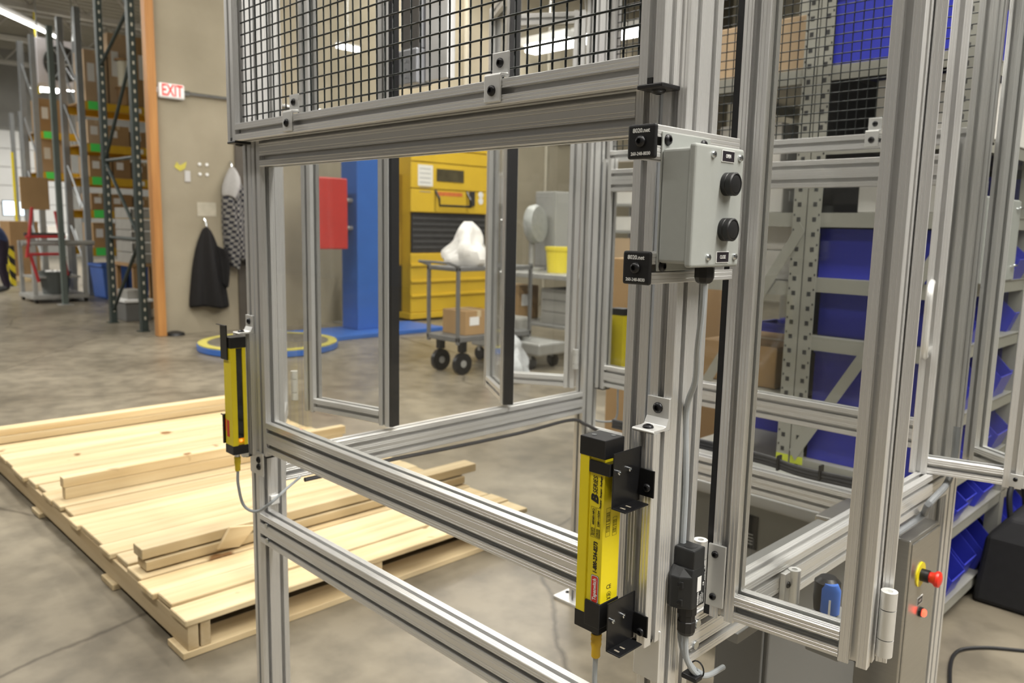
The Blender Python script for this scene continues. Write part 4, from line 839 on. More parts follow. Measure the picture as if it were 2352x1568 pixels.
# ------------------------------------------------------------------ person at the left edge
def person():
    o0 = at(2, 672, z=0); bxp, byp = o0.x, o0.y+.10
    J = {'pelvis': (0, 0, .93), 'spine': (.10, .03, 1.10), 'chest': (.30, .06, 1.24), 'neck': (.44, .07, 1.30), 'head': (.54, .07, 1.31), 'headtop': (.62, .07, 1.28),
         'hl': (0, .10, .90), 'kl': (.05, .13, .50), 'al': (-.02, .13, .09), 'tl': (.16, .14, .045), 'hr': (0, -.10, .90), 'kr': (.08, -.12, .50), 'ar': (0, -.12, .09), 'tr': (.18, -.13, .045),
         'sl': (.33, .22, 1.24), 'el': (.42, .27, .97), 'wl': (.52, .22, .76), 'gl': (.56, .20, .68), 'sr': (.33, -.12, 1.24), 'er': (.42, -.18, .97), 'wr': (.54, -.14, .78), 'gr': (.58, -.12, .70)}
    E_ = [('pelvis', 'spine'), ('spine', 'chest'), ('chest', 'neck'), ('neck', 'head'), ('head', 'headtop'), ('pelvis', 'hl'), ('hl', 'kl'), ('kl', 'al'), ('al', 'tl'), ('pelvis', 'hr'), ('hr', 'kr'), ('kr', 'ar'), ('ar', 'tr'), ('chest', 'sl'), ('sl', 'el'), ('el', 'wl'), ('wl', 'gl'), ('chest', 'sr'), ('sr', 'er'), ('er', 'wr'), ('wr', 'gr')]
    Rr = {'pelvis': .15, 'spine': .145, 'chest': .16, 'neck': .065, 'head': .10, 'headtop': .085, 'hl': .10, 'hr': .10, 'kl': .07, 'kr': .07, 'al': .05, 'ar': .05, 'tl': .04, 'tr': .04, 'sl': .07, 'sr': .07, 'el': .05, 'er': .05, 'wl': .035, 'wr': .035, 'gl': .035, 'gr': .035}
    ks = list(J); me = bpy.data.meshes.new('person'); me.from_pydata([J[k] for k in ks], [(ks.index(a), ks.index(b)) for a, b in E_], []); me.update()
    o = bpy.data.objects.new('person', me); C.objects.link(o)
    sk = o.modifiers.new('skin', 'SKIN'); sv = me.skin_vertices[0].data
    for i, k in enumerate(ks): sv[i].radius = (Rr[k], Rr[k]); sv[i].use_root = (k == 'pelvis')
    o.modifiers.new('sub', 'SUBSURF').render_levels = 2; o.modifiers['sub'].levels = 2
    dg = bpy.context.evaluated_depsgraph_get(); m2 = bpy.data.meshes.new_from_object(o.evaluated_get(dg)); bpy.data.objects.remove(o)
    for m_ in (mat('navy_shirt', (.03, .05, .13), .9, 0, .2, 10), mat('dark_trousers', (.022, .014, .028), .9, 0, .2, 10), mat('skin', (.55, .33, .24), .6, 0, .1, 10), blk): m2.materials.append(m_)
    for p in m2.polygons:
        c = p.center; p.use_smooth = True
        p.material_index = 3 if c.z < .12 else (1 if c.z < .96 and c.x < .22 else (2 if (c.x > .44 and c.z > 1.15) or c.z < .82 else 0))
    m2.name = 'person'; o = bpy.data.objects.new('person', m2); C.objects.link(o)
    o.location = (bxp, byp, 0); o.rotation_euler.z = math.radians(-100); o['_o'] = (bxp, byp, 0)
    tag(o, 'person in dark clothes bending over at the left edge of the picture', 'person')
    h = MB().lathe((.57, .07, 1.33), Z, [(.09, -.02), (.10, .02), (.085, .06), (.05, .085), (.001, .095)], 16); h.v = [(p[0]+bxp, p[1]+byp, p[2]) for p in h.v]
    h.build('hair', mat('dark_hair', (.03, .02, .015), .8), o, smooth=True)
person()
# ------------------------------------------------------------------ stretch wrapper: turntable, base, mast, red carriage
a, b_ = at(456, 784, z=.07), at(776, 784, z=.07); c = (a+b_)/2; r = (a-b_).length/2
bl2 = mat('machine_blue', (.045, .16, .55), .4, 0, .1, 4)
sw_ = thing('stretch_wrapper', (c.x, c.y, 0), 'blue pallet wrapping machine with round turntable and tall mast', 'wrapping machine')
MB().lathe((c.x, c.y, .0), Z, [(r*.97, 0), (r, .01), (r, .065), (r*.97, .07), (.01, .07)], 48).build('turntable_skirt', bl2, sw_, smooth=True)
MB().lathe((c.x, c.y, .07), Z, [(r*.985, 0), (r*.985, .012), (r*.86, .012), (r*.86, .006)], 48).build('turntable_rim', mat('worn_yellow', (.62, .55, .12), .6, 0, .35, 9), sw_, smooth=True)
MB().lathe((c.x, c.y, .07), Z, [(r*.86, 0), (r*.86, .010), (.01, .010)], 48).build('turntable_plate', mat('worn_steel', (.20, .18, .14), .6, .3, .3, 6), sw_, smooth=True)
bx(-8.95, -8.15, c.y+r*.7, 6.75, 0.001, .055).build('base_plate', bl2, sw_, .006)
bx(-8.86, -8.50, 5.62, 5.98, .055, 2.36).build('mast', bl2, sw_, .01)
p0, p1 = at(728, 405, x=-8.44), at(800, 572, x=-8.44)
bx(-8.80, -8.44, p0.y, p1.y, p1.z, p0.z).build('carriage', mat('carriage_red', (.60, .045, .035), .4, 0, .12, 4), sw_, .015)
for s in (.3, .7): MB().cyl((-8.62, p1.y-.02, p1.z+(p0.z-p1.z)*s), (-8.62, 5.66, p1.z+(p0.z-p1.z)*s), .03, 10).build('carriage_arm', gst, sw_)
q = at(782, 738, z=.0); q.x = -9.6
t = thing('grey_stand', (q.x, q.y, 0), 'small grey pedestal in front of the concrete wall by the blue mast', 'stand')
bx(q.x-.07, q.x+.07, q.y-.05, q.y+.07, 0.02, .62).build('column', gst, t, .01); bx(q.x-.15, q.x+.15, q.y-.15, q.y+.15, 0, .02).build('base', gst, t); MB().cyl((q.x, q.y, .62), (q.x, q.y, .80), .02, 8).build('lever', blk, t)
# ------------------------------------------------------------------ yellow baler
by = mat('baler_yellow', (.74, .49, .035), .42, 0, .10, 2.5); bd = mat('baler_dark', (.045, .042, .04), .6, .1, .3, 8)
F = -9.22
ba = thing('yellow_baler', (-9.5, 7.8, 0), 'big yellow cardboard baler against the concrete wall', 'baler')
yl, yr = at(944, 600, x=F).y, at(1121, 600, x=F).y
def zz_(py, px=1030): return at(px, py, x=F).z
bx(-9.79, F-.05, yl+.05, yr-.03, .10, 2.62).build('body', by, ba, .01)
bx(-9.79, -9.50, yl-.26, yl+.05, .80, zz_(405)).build('side_block', mat('baler_side_yellow', (.48, .30, .02), .5, 0, .2, 4), ba, .01)  # block in a darker yellow for the left side of the baler
bx(-9.79, -9.50, yl-.30, yl+.05, .10, .80).build('power_pack', bd, ba, .01)
for za, zb_ in ((zz_(345), 2.62), (zz_(376), zz_(347)), (zz_(436), zz_(378)), (zz_(489), zz_(438))): bx(F-.05, F, yl, yr, za, zb_).build('front_panel', by, ba, .008)
bx(F-.08, F-.045, yl+.05, yr-.03, zz_(580), zz_(490)).build('chamber_opening', bd, ba)
for i in range(6): bx(F-.05, F-.035, yl+.06, yr-.04, zz_(505+i*13), zz_(500+i*13)).build('chamber_slat', mat('slat_grey', (.12, .12, .12), .5, .4, .2, 9), ba)
for i, (pa, pb) in enumerate(((582, 606), (608, 642), (644, 674), (676, 712))): bx(F-.05, F, yl, yr, zz_(pb), zz_(pa)).build('door_panel', by, ba, .010)
for pyy in (607, 643, 675): bx(F-.01, F+.03, yl-.01, yr+.01, zz_(pyy)-.018, zz_(pyy)+.018).build('door_rib', by, ba, .006)
bx(F-.6, F+.02, yl-.02, yr+.02, .03, .12).build('base_frame', by, ba, .01)
wz = at(1003, 387, x=F+.002); w1 = at(1065, 420, x=F+.002); bx(F, F+.008, wz.y, w1.y, w1.z, wz.z).build('viewing_window', mat('dark_window', (.10, .085, .045), .25, 0, .4, 6), ba)  # window drawn as an opaque, mottled dark pane
wz = at(960, 377, x=F+.002); w1 = at(994, 428, x=F+.002); nt_ = bx(F, F+.004, wz.y, w1.y, w1.z, wz.z).build('notice_sheet', mat('notice_paper', (.82, .81, .74), .7, 0, .06, 20), ba)
for i in range(6): bx(F+.004, F+.0045, wz.y+.03, w1.y-.04, wz.z-.06-i*.065, wz.z-.05-i*.065).build('print_line', mat('grey_print', (.3, .3, .3), .7), nt_)
wz = at(1004, 440, x=F); w1 = at(1062, 452, x=F); bx(F, F+.003, wz.y, w1.y, w1.z, wz.z).build('warning_strip', mat('faded_red', (.75, .20, .05), .6, 0, .35, 30), ba)
h0, h1 = at(1000, 472, x=F), at(1072, 474, x=F)
MB().tube([(F, h0.y, h0.z+.22), (F+.09, h0.y, h0.z+.1), (F+.10, h0.y, h0.z), (F+.10, h1.y, h0.z), (F+.09, h1.y, h0.z+.1), (F, h1.y, h0.z+.22)], .018, 8).build('handle', blkm, ba)
for pyy in (448, 462):
    p = at(1104, pyy, x=F); MB().cyl((F, p.y, p.z), (F+.006, p.y, p.z), .05, 16).build('round_sticker', white, ba)
p = at(1083, 455, x=F); bx(F, F+.03, p.y-.05, p.y+.05, p.z-.12, p.z+.10).build('latch_box', bd, ba, .006)
# wall pipes right of baler
for k, px in enumerate((1068, 1255)):
    q = at(px, 300, x=W+.03); tag(MB().cyl((W+.04, q.y, .02), (W+.04, q.y, 6.8), .05 if k == 0 else .03, 10).build('wall_pipe', mat('painted_pipe', (.45, .41, .32), .6, 0, .1, 4), smooth=True), ['thick painted pipe running up the wall behind the baler', 'thin painted pipe running up the wall right of the baler'][k], 'pipe')
# ------------------------------------------------------------------ utility cart with bag and carton
ut = mat('cart_grey', (.19, .19, .185), .5, .2, .15, 8)
q = at(1055, 858, z=0); cx_, cy_ = q.x, q.y
t = thing('utility_cart', (cx_, cy_+.4, 0), 'grey two-shelf steel utility cart in front of the baler', 'cart')
X0, X1, Y0, Y1 = cx_-.34, cx_+.12, cy_-.13, cy_+.85
bx(X0, X1, Y0, Y1, .32, .37).build('lower_shelf', ut, t, .006); bx(X0, X1, Y0, Y1, .98, 1.02).build('upper_shelf', ut, t, .006)
for xx in (X0, X1-.03): 
    for yy in (Y0, Y1-.03): bx(xx, xx+.03, yy, yy+.03, .30, 1.04).build('post', ut, t, .003)
MB().tube([(X0+.015, Y0, 1.03), (X0+.015, Y0-.10, 1.06), (X1-.015, Y0-.10, 1.06), (X1-.015, Y0, 1.03)], .014, 8).build('handle', ut, t)
for xx in (X0+.07, X1-.07):
    for yy in (Y0+.12, Y1-.12):
        w_ = MB().cyl((xx-.022, yy, .105), (xx+.022, yy, .105), .105, 24).build('wheel', blk, t, smooth=True); MB().cyl((xx-.026, yy, .105), (xx+.026, yy, .105), .035, 12).build('hub', gst, w_)
        bx(xx-.035, xx+.035, yy-.03, yy+.03, .215, .32).build('caster_fork', blkm, t, .004)
def interp(pr_, v):
    for (a0, r0_), (a1, r1_) in zip(pr_, pr_[1:]):
        if v <= a1: return r0_+(r1_-r0_)*(v-a0)/(a1-a0)
    return pr_[-1][1]
def blob(name, c, rx, ry, rz, m, parent, seed, neck=True):
    rnd = random.Random(seed); mb = MB(); n, k = 20, 12; ph = [rnd.uniform(0, 6) for _ in range(6)]
    for j in range(k+1):
        v = j/k; zz = v*rz; prof = interp([(0, .85), (.12, 1.0), (.35, .92), (.55, .70), (.7, .55), (.85, .45), (1, .18)] if neck else [(0, .95), (.2, 1.0), (.5, .85), (.8, .5), (1, .2)], v)
        for i in range(n):
            a_ = 2*math.pi*i/n; w_ = 1+.16*math.sin(3*a_+ph[0]+5*v)+.11*math.sin(5*a_+ph[1]-7*v)+.07*math.sin(9*a_+ph[2]+9*v)
            mb.v.append((c[0]+rx*prof*w_*math.cos(a_), c[1]+ry*prof*w_*math.sin(a_), c[2]+zz))
    for j in range(k):
        for i in range(n): mb.f.append((j*n+i, j*n+(i+1) % n, (j+1)*n+(i+1) % n, (j+1)*n+i))
    mb.f += [tuple(reversed(range(n))), tuple(range(k*n, (k+1)*n))]
    return mb.build(name, m, parent, smooth=True)
bagm = mat('white_bag_plastic', (.80, .78, .74), .3, 0, .10, 12, .5)
q = at(1092, 648, x=cx_)
t = thing('trash_bag', (cx_-.1, q.y, 1.02), 'knotted white plastic bag on the top of the utility cart', 'bag')
blob('bag_body', (cx_-.12, q.y, 1.02), .22, .20, .42, bagm, t, 3)
carton(cx_-.28, cx_+.06, cy_+.02, cy_+.36, .371, .60, cbm[0], 'brown carton with white label on the lower shelf of the utility cart', 'cart load')
# ------------------------------------------------------------------ packing tables behind the rear door
q = at(1262, 820, z=0)
tb = thing('packing_table', (q.x, q.y, 0), 'cluttered grey packing table behind the open rear door', 'table')
TX, TY = q.x, q.y; tz = .86
bx(TX-.55, TX+.55, TY-.20, TY+1.0, tz, tz+.05).build('top', gst, tb, .006)
bx(TX-.52, TX+.52, TY-.17, TY+.97, .35, .38).build('lower_shelf', gst, tb, .004)
for xx in (TX-.5, TX+.45):
    for yy in (TY-.17, TY+.92): bx(xx, xx+.05, yy, yy+.05, 0, tz).build('leg', gst, tb, .004)
def P(px, py): return at(px, py, y=TY+.2)
p = P(1222, 515)
fn = thing('pedestal_fan', (p.x, p.y, tz+.05), 'round grey industrial fan on the packing table', 'fan')
MB().lathe(p+V(.0, .0, 0), (.95, .28, .05), [(.21, 0), (.22, .05), (.20, .10), (.02, .11)], 28).build('shroud', mat('fan_grey', (.42, .43, .41), .5, .3, .2, 20), fn, smooth=True)
MB().cyl((p.x, p.y, tz+.05), (p.x, p.y, p.z-.15), .03, 10).build('stem', gst, fn); MB().cyl((p.x, p.y, tz+.05), (p.x, p.y, tz+.08), .15, 18).build('base', gst, fn)
p = P(1218, 458); t = thing('grey_cabinet_box', (p.x, p.y+.35, tz+.05), 'tall plain grey cabinet box behind the round fan', 'cabinet')
bx(p.x-.16, p.x+.16, p.y+.25, p.y+.60, tz+.05, p.z+.10).build('body', mat('cabinet_grey', (.36, .36, .34), .5, 0, .05, 5), t, .01); bx(p.x-.14, p.x+.14, p.y+.24, p.y+.25, tz+.10, p.z+.05).build('door', MAT['cabinet_grey'], t, .004)
p = P(1282, 592); by2 = mat('bucket_yellow', (.85, .70, .06), .4, 0, .05, 10)
t = thing('yellow_bucket', (p.x, p.y, tz+.05), 'bright yellow plastic bucket on the packing table', 'bucket')
MB().lathe((p.x, p.y, tz+.05), Z, [(.115, 0), (.135, .24), (.145, .24), (.145, .27), (.13, .27), (.12, .25), (.001, .25)], 24).build('pail', by2, t, smooth=True); MB().lathe((p.x, p.y, tz+.31), Z, [(.147, 0), (.147, .02), (.001, .02)], 24).build('lid', by2, t, smooth=True)
t2 = thing('goods_shelf', (TX, TY+1.3, 0), 'tall white shelf of odds and ends behind the packing table', 'shelf unit')
for zz in (.02, 1.02, 1.35, 1.66): bx(TX-.2, TX+1.1, TY+1.2, TY+1.6, zz, zz+.03).build('shelf', gst, t2)
for xx in (TX-.2, TX+1.07):
    for yy in (TY+1.2, TY+1.57): bx(xx, xx+.03, yy, yy+.03, 0, 1.75).build('post', gst, t2)
for i in range(4): carton(TX-.15+i*.30, TX+.10+i*.30, TY+1.22, TY+1.55, 1.05, 1.05+(.24, .27, .22, .26)[i], cbm[(2, 0, 2, 0)[i]], '%s %s carton from the left on the middle level of the white shelf' % (ORD[i], cn[(2, 0, 2, 0)[i]]), 'cartons on the white shelf')
for i in range(5):
    zz = 1.38 if i < 3 else 1.69; xx = TX-.12+(i % 3)*.36
    carton(xx, xx+.25, TY+1.22, TY+1.5, zz, zz+.16+.03*i % .1, cbm[3], '%s white carton from the left on the %s level of the white shelf' % (ORD[i % 3], 'upper' if i < 3 else 'top'), 'white cartons on the white shelf', True, False)
p = P(1212, 630); t = carton(p.x-.16, p.x+.16, TY-.1, TY+.22, .381, .75, cbm[0], 'open brown carton under the packing table', 'cartons under the table')
for i in range(3):
    carton(TX-.1, TX+.42, TY-.05, TY+.5, .381+i*.125, .50+i*.125, MAT['tray_grey'], ['bottom', 'middle', 'top'][i] + ' grey flat case stacked under the packing table', 'grey flat cases', False, False)
q = at(1268, 840, z=.0)
t = thing('red_white_bag', (q.x+.2, q.y-.9, 0), 'clear plastic bag with red print on the floor behind the rear door', 'bag')
blob('bag_body', (q.x+.25, q.y-.85, .0), .20, .18, .42, mat('clear_bag', (.62, .64, .66), .25, 0, .2, 14, .5), t, 8); bx(q.x+.10, q.x+.14, q.y-1.03, q.y-1.02, .12, .30).build('red_print', redp, t)
t = thing('wheeled_machine', (TX-.1, TY-.55, 0), 'low silver machine base on wheels beside the packing table', 'machine')
bx(TX-.45, TX+.55, TY-.75, TY-.35, .15, .27).build('bed', gst, t, .02); bx(TX-.3, TX+.1, TY-.7, TY-.4, .27, .48).build('head', MAT['tray_grey'], t, .03)
for xx in (TX-.35, TX+.4):
    for yy in (TY-.72, TY-.40): MB().cyl((xx, yy, .07), (xx, yy+.03, .07), .07, 16).build('wheel', blk, t, smooth=True); bx(xx-.02, xx+.02, yy-.002, yy+.032, .10, .16).build('fork', gst, t)
# goods seen between the rear post and the near window stile
q = at(1428, 780, y=2.26)
lr = thing('light_curtain', (q.x, 2.28, .85), 'yellow light curtain sensor on the rear side of the guard', 'light curtain', 'yellow light curtain sensors')
xa, xb_ = at(1408, 780, y=2.29).x, at(1436, 780, y=2.29).x
bx(xa, xb_, 2.275, 2.315, .885, 1.09).build('housing', yel, lr, .002); bx(xa-.001, xb_+.001, 2.274, 2.316, 1.09, 1.115).build('end_cap', blk, lr, .002); bx(xa-.001, xb_+.001, 2.274, 2.316, .862, .885).build('end_cap', blk, lr, .002)
bx(xa-.02, xa, 2.255, 2.30, .90, 1.07).build('mounting_bracket', blkm, lr, .002)
xm = (xa+xb_)/2; MB().lathe((xm, 2.295, .862), -Z, [(.007, 0), (.008, .01), (.006, .03), (.004, .034)], 14).build('connector', conn_m, lr, smooth=True)
tag(MB().tube(spline([(xm, 2.295, .83), (xm, 2.295, .79), at(1415, 960, y=2.29), at(1385, 968, y=2.27), at(1350, 960, y=2.25)]), .0036).build('sensor_cable', greycab, smooth=True), 'grey cable hanging below the rear light curtain', 'cable')
carton(-3.1, -2.55, 3.9, 4.45, .0, 1.22, cbm[0], 'tall brown carton seen beside the rear corner post', 'tall cartons', True)
tag(bx(-2.95, -2.62, 4.0, 4.3, 1.221, 1.62).build('purple_panel', mat('purple_plastic', (.16, .12, .34), .5, 0, .1, 8), None, .01), 'purple plastic panel standing on the tall brown carton', 'panel')
# ------------------------------------------------------------------ steel shelving with blue bins
sh = mat('shelving_grey', (.36, .355, .31), .45, .25, .10, 5)
blueb = mat('bin_blue', (.035, .045, .46), .35, 0, .08, 6)
hole = mat('post_hole_dark', (.03, .03, .03), .8)
SY = 2.76
def shelving(x0, x1, y0, y1, levels, label, lab_side):
    t = thing('steel_shelving', ((x0+x1)/2, (y0+y1)/2, 0), label, 'shelving', 'grey steel shelving')
    for yy in (y0, (y0+y1)/2, y1):
        for xx, s in ((x0, 1), (x1, -1)):
            bb = MB(); bb.box(min(xx, xx+s*.050), max(xx, xx+s*.050), yy-.003, yy, 0, 2.6); bb.box(min(xx, xx+s*.003), max(xx, xx+s*.003), yy, yy+.055, 0, 2.6)
            bb.build('post', sh, t)
            if yy == y0:
                hm = MB()
                for i in range(48):
                    z = .06+i*.053
                    hm.box(min(xx+s*.020, xx+s*.034), max(xx+s*.020, xx+s*.034), yy-.0036, yy-.003, z, z+.016); hm.box(min(xx+s*.041, xx+s*.046), max(xx+s*.041, xx+s*.046), yy-.0036, yy-.003, z+.02, z+.028)
                hm.build('post_holes', hole, t)['kind'] = 'stuff'
                for zz in (.70, .55, .36, .15): bx(min(xx+s*.002, xx+s*.050), max(xx+s*.002, xx+s*.050), yy-.0042, yy-.0034, zz, zz+.028).build('level_tag', mat('lime_tag', (.55, .62, .04), .5, 0, .05, 20), t)
    for z in levels:
        s = bx(x0, x1, y0+.002, y1-.002, z-.003, z).build('shelf', sh, t)
        bb = MB(); bb.box(x0+.004, x1-.004, y0+.001, y0+.004, z-.050, z-.003); bb.box(x0+.0032, x0+.006, y0+.004, y1-.004, z-.045, z-.003); bb.box(x1-.006, x1-.0032, y0+.004, y1-.004, z-.045, z-.003)
        bb.build('shelf_edge', sh, s)
    bx(x0+.004, x1-.004, y1-.012, y1-.006, .05, 2.6).build('end_shade_sheet', mat('shelf_shade_dark', (.07, .07, .065), .6, 0, .1, 4), t)  # dark sheet added at the far end, stands in for the shaded shelf interior
    bx(lab_side-.002, lab_side+.002, y0+.06, y1-.012, .05, 2.6).build('back_shade_sheet', MAT['shelf_shade_dark'], t)  # added dark sheet between the rows, paints the shade behind the bins
    p = MB().obox(((x0+x1)/2, y0-.0055, 1.0), ((x1-x0)/2*.96, 0, .42), (0, .0012, 0), (-.012, 0, .018)).build('diagonal_brace', sh, t)
    return t
LR = [.09, .375, .57, .79, 1.03, 1.24, 1.47, 1.72, 1.97]; LL = [.09, .50, .80, 1.22, 1.47, 1.97]
shelving(-1.310, -.81, SY, 4.46, LR, 'near row of grey steel shelving full of blue bins', -1.305)
shelving(-1.82, -1.314, SY, 4.46, LL, 'rear row of grey steel shelving with white cartons', -1.319)
def bin_proto():
    w_, l_, h_ = .18, .44, .17; th = .004
    mb = MB()     # front of the bin faces +X; open hopper lip
    def wall(p): mb.add(p, [(0, 1, 2, 3)])
    A = [(0, 0, 0), (l_, 0, 0), (l_, w_, 0), (0, w_, 0)]
    wall(list(reversed(A)))
    for y in (0, w_):
        q = [(0, y, 0), (l_, y, 0), (l_+.03, y, h_*.45), (l_-.07, y, h_), (0, y, h_)]; mb.add(q, [(0, 1, 2, 3, 4) if y == 0 else (4, 3, 2, 1, 0)])
    wall([(0, 0, 0), (0, 0, h_), (0, w_, h_), (0, w_, 0)]); wall([(l_, 0, 0), (l_, w_, 0), (l_+.03, w_, h_*.45), (l_+.03, 0, h_*.45)])
    return mb, (w_, l_, h_)
bmesh_, (bw, bl_, bh) = bin_proto()
bmesh_.v = [(x_-bl_/2, y_-bw/2, z_) for x_, y_, z_ in bmesh_.v]
_tmp = MB(); _tmp.v, _tmp.f = bmesh_.v, bmesh_.f
ob = _tmp.build('shell', blueb); bin_me = ob.data; bpy.data.objects.remove(ob)
c_ = Vector((0, 0, 0)); xs = [v[0] for v in bmesh_.v]; sh_ = Vector(((min(xs)+max(xs))/2, 0, 0)); bin_me.transform(Matrix.Translation(sh_))
lb = MB().obox((bl_/2+.018, 0, bh*.24), (.0008, 0, 0), (0, .055, 0), (.011, 0, .028)).build('bin_label', white); lab_me = lb.data; lc_ = Vector(lb['_o']); bpy.data.objects.remove(lb); lab_me.transform(Matrix.Translation(lc_))
rmb = MB(); rmb.box(-bl_/2-.008, -bl_/2+.004, -bw/2-.006, bw/2+.006, bh-.012, bh+.004); rmb.box(-bl_/2, bl_/2-.07, -bw/2-.006, -bw/2+.004, bh-.012, bh+.004); rmb.box(-bl_/2, bl_/2-.07, bw/2-.004, bw/2+.006, bh-.012, bh+.004)
rb = rmb.build('bin_rim', blueb); rim_me = rb.data; ro = Vector(rb['_o']); bpy.data.objects.remove(rb); rim_me.transform(Matrix.Translation(ro))
def blue_bin(x, y, z, label, rz=0, s=(1, 1, 1)):
    t = thing('storage_bin', (x, y, z+.001), label, 'bin', 'blue storage bins')
    t.rotation_euler.z = rz; t.scale = s
    for nm, me in (('shell', bin_me), ('bin_label', lab_me), ('bin_rim', rim_me)):
        o = bpy.data.objects.new(nm, me); C.objects.link(o); o.parent = t
        if nm == 'shell': o.modifiers.new('solid', 'SOLIDIFY').thickness = -.004
    return t
names = ['floor-level', 'second', 'third', 'fourth', 'fifth', 'sixth', 'seventh', 'eighth', 'top']
for li, z in enumerate(LR):
    y = SY+.13; j = 0
    sc = {0: (.95, .8, 1.05), 1: (.95, .7, .85), 2: (.95, .95, .95), 3: (.95, .85, 1.1), 4: (.95, .8, 1.0), 5: (1, .9, 1.0), 6: (.95, 1, .95), 7: (.95, .9, 1.0), 8: (1, 1.25, 1.35)}[li]
    while y < 4.25:
        skip = (li in (6, 7) and j < 4) or (li == 4 and j == 3)
        if not skip:
            blue_bin(-1.055 + (.015 if j % 2 else 0), y, z, '%s blue bin from the near end on the %s shelf of the bin shelving' % (ORD[j], names[li]), 0, sc)
        y += bw*sc[1]+(.03 if li != 0 else .05)+(.02 if j % 3 == 0 else 0); j += 1
# white cartons on the right-hand row
carton(-1.12, -.83, SY+.05, SY+.38, 1.721, 1.721+.19, cbm[3], 'white carton on the eighth shelf at the near end of the bin shelving', 'cartons on the bin shelving')
carton(-1.25, -.83, SY+.42, SY+.85, 1.721, 1.721+.20, cbm[3], 'larger white carton behind the first on the eighth shelf of the bin shelving', 'cartons on the bin shelving')
carton(-1.16, -.84, SY+.06, SY+.36, 1.471, 1.471+.12, cbm[3], 'flat white carton on the seventh shelf at the near end of the bin shelving', 'cartons on the bin shelving')
tg = thing('latched_box', (-.78, 3.30, 1.24), 'grey steel box with two wire latches among the blue bins', 'box')
g0, g1 = at(2274, 450, x=-.742), at(2330, 588, x=-.742)
bx(-.803, -.742, g0.y, g1.y, 1.25, g0.z).build('body', grybox, tg, .004); bx(-.742, -.738, g0.y+.04, g1.y, 1.255, g0.z-.004).build('door', grybox, tg, .002)
for zz in (1.30, g0.z-.03): MB().tube([(-.738, g1.y-.05, zz), (-.729, g1.y-.05, zz), (-.729, g1.y-.01, zz+.004), (-.738, g1.y-.01, zz+.004)], .003, 6).build('latch', steel, tg)
# left row: cartons seen from the end
for li, (x0, x1, z, h, mi, lab) in enumerate(((-1.74, -1.39, 1.221, .11, 3, 'lower white carton of the stack on the fourth shelf of the rear shelving row'), (-1.74, -1.39, 1.333, .11, 3, 'upper white carton of the stack on the fourth shelf of the rear shelving row'),
        (-1.76, -1.44, 1.471, .11, 3, 'white carton on the fifth shelf of the rear shelving row'), (-1.72, -1.46, 1.583, .22, 3, 'tall white carton on top of another, fifth shelf of the rear row'),
        (-1.78, -1.38, 1.971, .20, 2, 'pale carton on the top shelf of the rear shelving row'), (-1.75, -1.42, .801, .16, 0, 'brown carton on the third shelf of the rear shelving row'))):
    carton(x0, x1, SY+.06, SY+.50, z, z+h, cbm[mi], lab, 'cartons on the rear shelving row')
for li, z in enumerate((.50, .80, 1.22)):
    for j in range(4): blue_bin(-1.57, SY+.65+j*.24, z, '%s blue bin from the near end, %s shelf of the rear shelving row' % (ORD[j], ['second', 'third', 'fourth'][li]), 0, (.95, 1, 1.1))
# grey bench with black sticker between guard and shelving
bn = thing('grey_bench_cabinet', (-1.25, 2.7, 0), 'long grey cabinet with black HF sticker behind the guard', 'cabinet')
gb = mat('bench_grey', (.27, .27, .25), .5, .1, .1, 3)
bx(-1.95, -.95, 2.37, 2.70, .08, .50).build('body', gb, bn, .006); bx(-1.98, -.92, 2.34, 2.73, .50, .54).build('top', mat('bench_top_grey', (.42, .42, .40), .4, .1, .08, 4), bn, .004)
for xx in (-1.9, -1.04):
    for yy in (2.40, 2.62): bx(xx, xx+.05, yy, yy+.05, 0, .08).build('leg', gb, bn)
p = at(1712, 1200, y=2.365); st_ = bx(p.x-.075, p.x+.045, 2.3665, 2.3695, p.z-.085, p.z+.03).build('sticker', blkink, bn)
text('HF', .045, (p.x-.02, 2.3662, p.z-.005), X, Z, mat('sticker_grey', (.42, .42, .41), .6), st_)
for i in range(4): bx(p.x-.06, p.x+.03, 2.3660, 2.3664, p.z-.038-i*.011, p.z-.033-i*.011).build('print_line', MAT['sticker_grey'], st_)
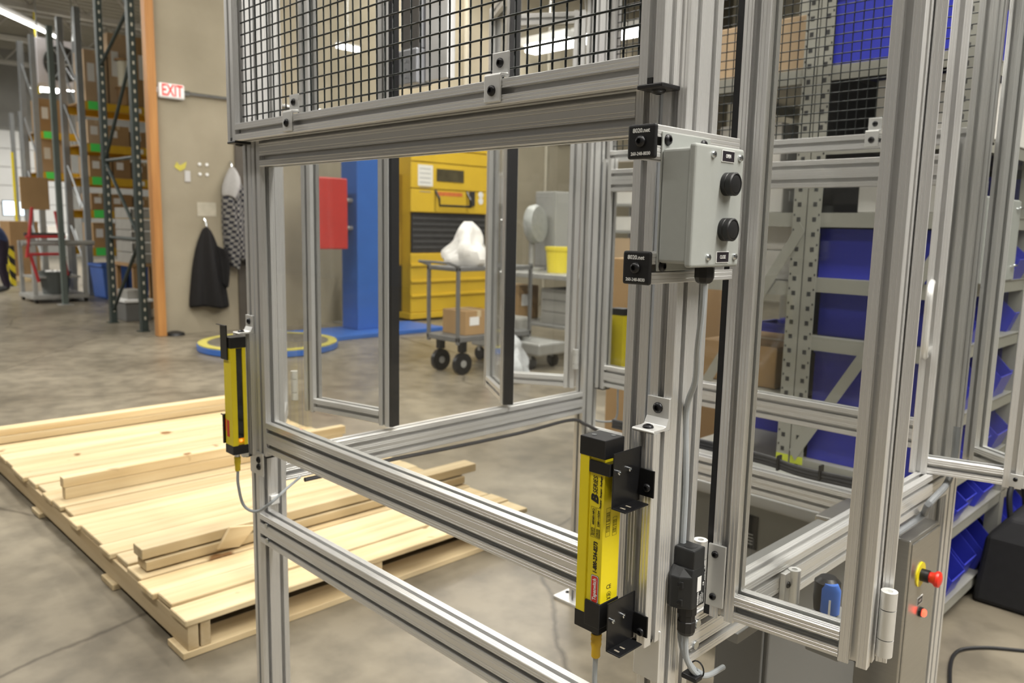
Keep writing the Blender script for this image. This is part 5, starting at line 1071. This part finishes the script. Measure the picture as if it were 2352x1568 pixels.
# bag, cord and block on the floor at the right edge
bgm = mat('black_nylon', (.012, .012, .014), .7, 0, .3, 30, .3)
q = at(2330, 1400, z=0)
t = thing('tool_bag', (q.x, q.y, 0), 'black fabric tool bag with red trim on the floor at the right edge', 'bag')
mb = MB(); mb.add([(q.x-.14, q.y-.04, 0), (q.x+.16, q.y-.04, 0), (q.x+.16, q.y+.42, 0), (q.x-.14, q.y+.42, 0), (q.x-.12, q.y-.02, .26), (q.x+.13, q.y-.02, .26), (q.x+.13, q.y+.40, .26), (q.x-.12, q.y+.40, .26), (q.x-.05, q.y+.02, .35), (q.x+.06, q.y+.02, .35), (q.x+.06, q.y+.36, .35), (q.x-.05, q.y+.36, .35)],
    [(3, 2, 1, 0), (0, 1, 5, 4), (1, 2, 6, 5), (2, 3, 7, 6), (3, 0, 4, 7), (4, 5, 9, 8), (5, 6, 10, 9), (6, 7, 11, 10), (7, 4, 8, 11), (8, 9, 10, 11)])
o = mb.build('bag_body', bgm, t, .02, seg=3)
for s in (-.06, .07): MB().tube(spline([(q.x+s, q.y+.08, .30), (q.x+s*1.3, q.y+.09, .42), (q.x+s*1.2, q.y+.19, .47), (q.x+s*1.3, q.y+.29, .42), (q.x+s, q.y+.30, .30)]), .011, 8).build('handle', bgm, t, smooth=True)
MB().tube(spline([(q.x+.152, q.y+.02, .17), (q.x+.155, q.y+.12, .21), (q.x+.152, q.y+.30, .20)]), .004, 6).build('trim', redp, t)
bx(q.x+.145, q.x+.17, q.y+.08, q.y+.32, .05, .17).build('side_pocket', bgm, t, .01)
p = at(2338, 1105, x=-.60)
tag(bx(q.x-.02, q.x+.13, q.y+.5, q.y+.75, 0, .22).build('wood_block', mat('brown_block', (.20, .10, .05), .6, 0, .3, 6), None, .006), 'brown wooden block on the floor behind the tool bag', 'block')
cp = [at(2182, 1575, z=.006), at(2183, 1530, z=.006), at(2192, 1503, z=.006), at(2215, 1490, z=.006), at(2270, 1487, z=.006), at(2352, 1494, z=.006), at(2420, 1500, z=.006)]
tag(MB().tube(spline(cp), .006, 8).build('power_cord', blk, smooth=True), 'black power cord lying on the floor at the lower right', 'cord')
# debris along the wall foot and a floor plate
q = at(402, 769, z=0); tag(MB().lathe((q.x, q.y, 0), Z, [(.12, 0), (.11, .03), (.04, .05), (.001, .05)], 14).build('floor_drain_cover', blk, smooth=True), 'dark round object on the floor at the wall foot', 'cover')
for o in list(bpy.data.objects):
    if '_o' in o.keys(): del o['_o']
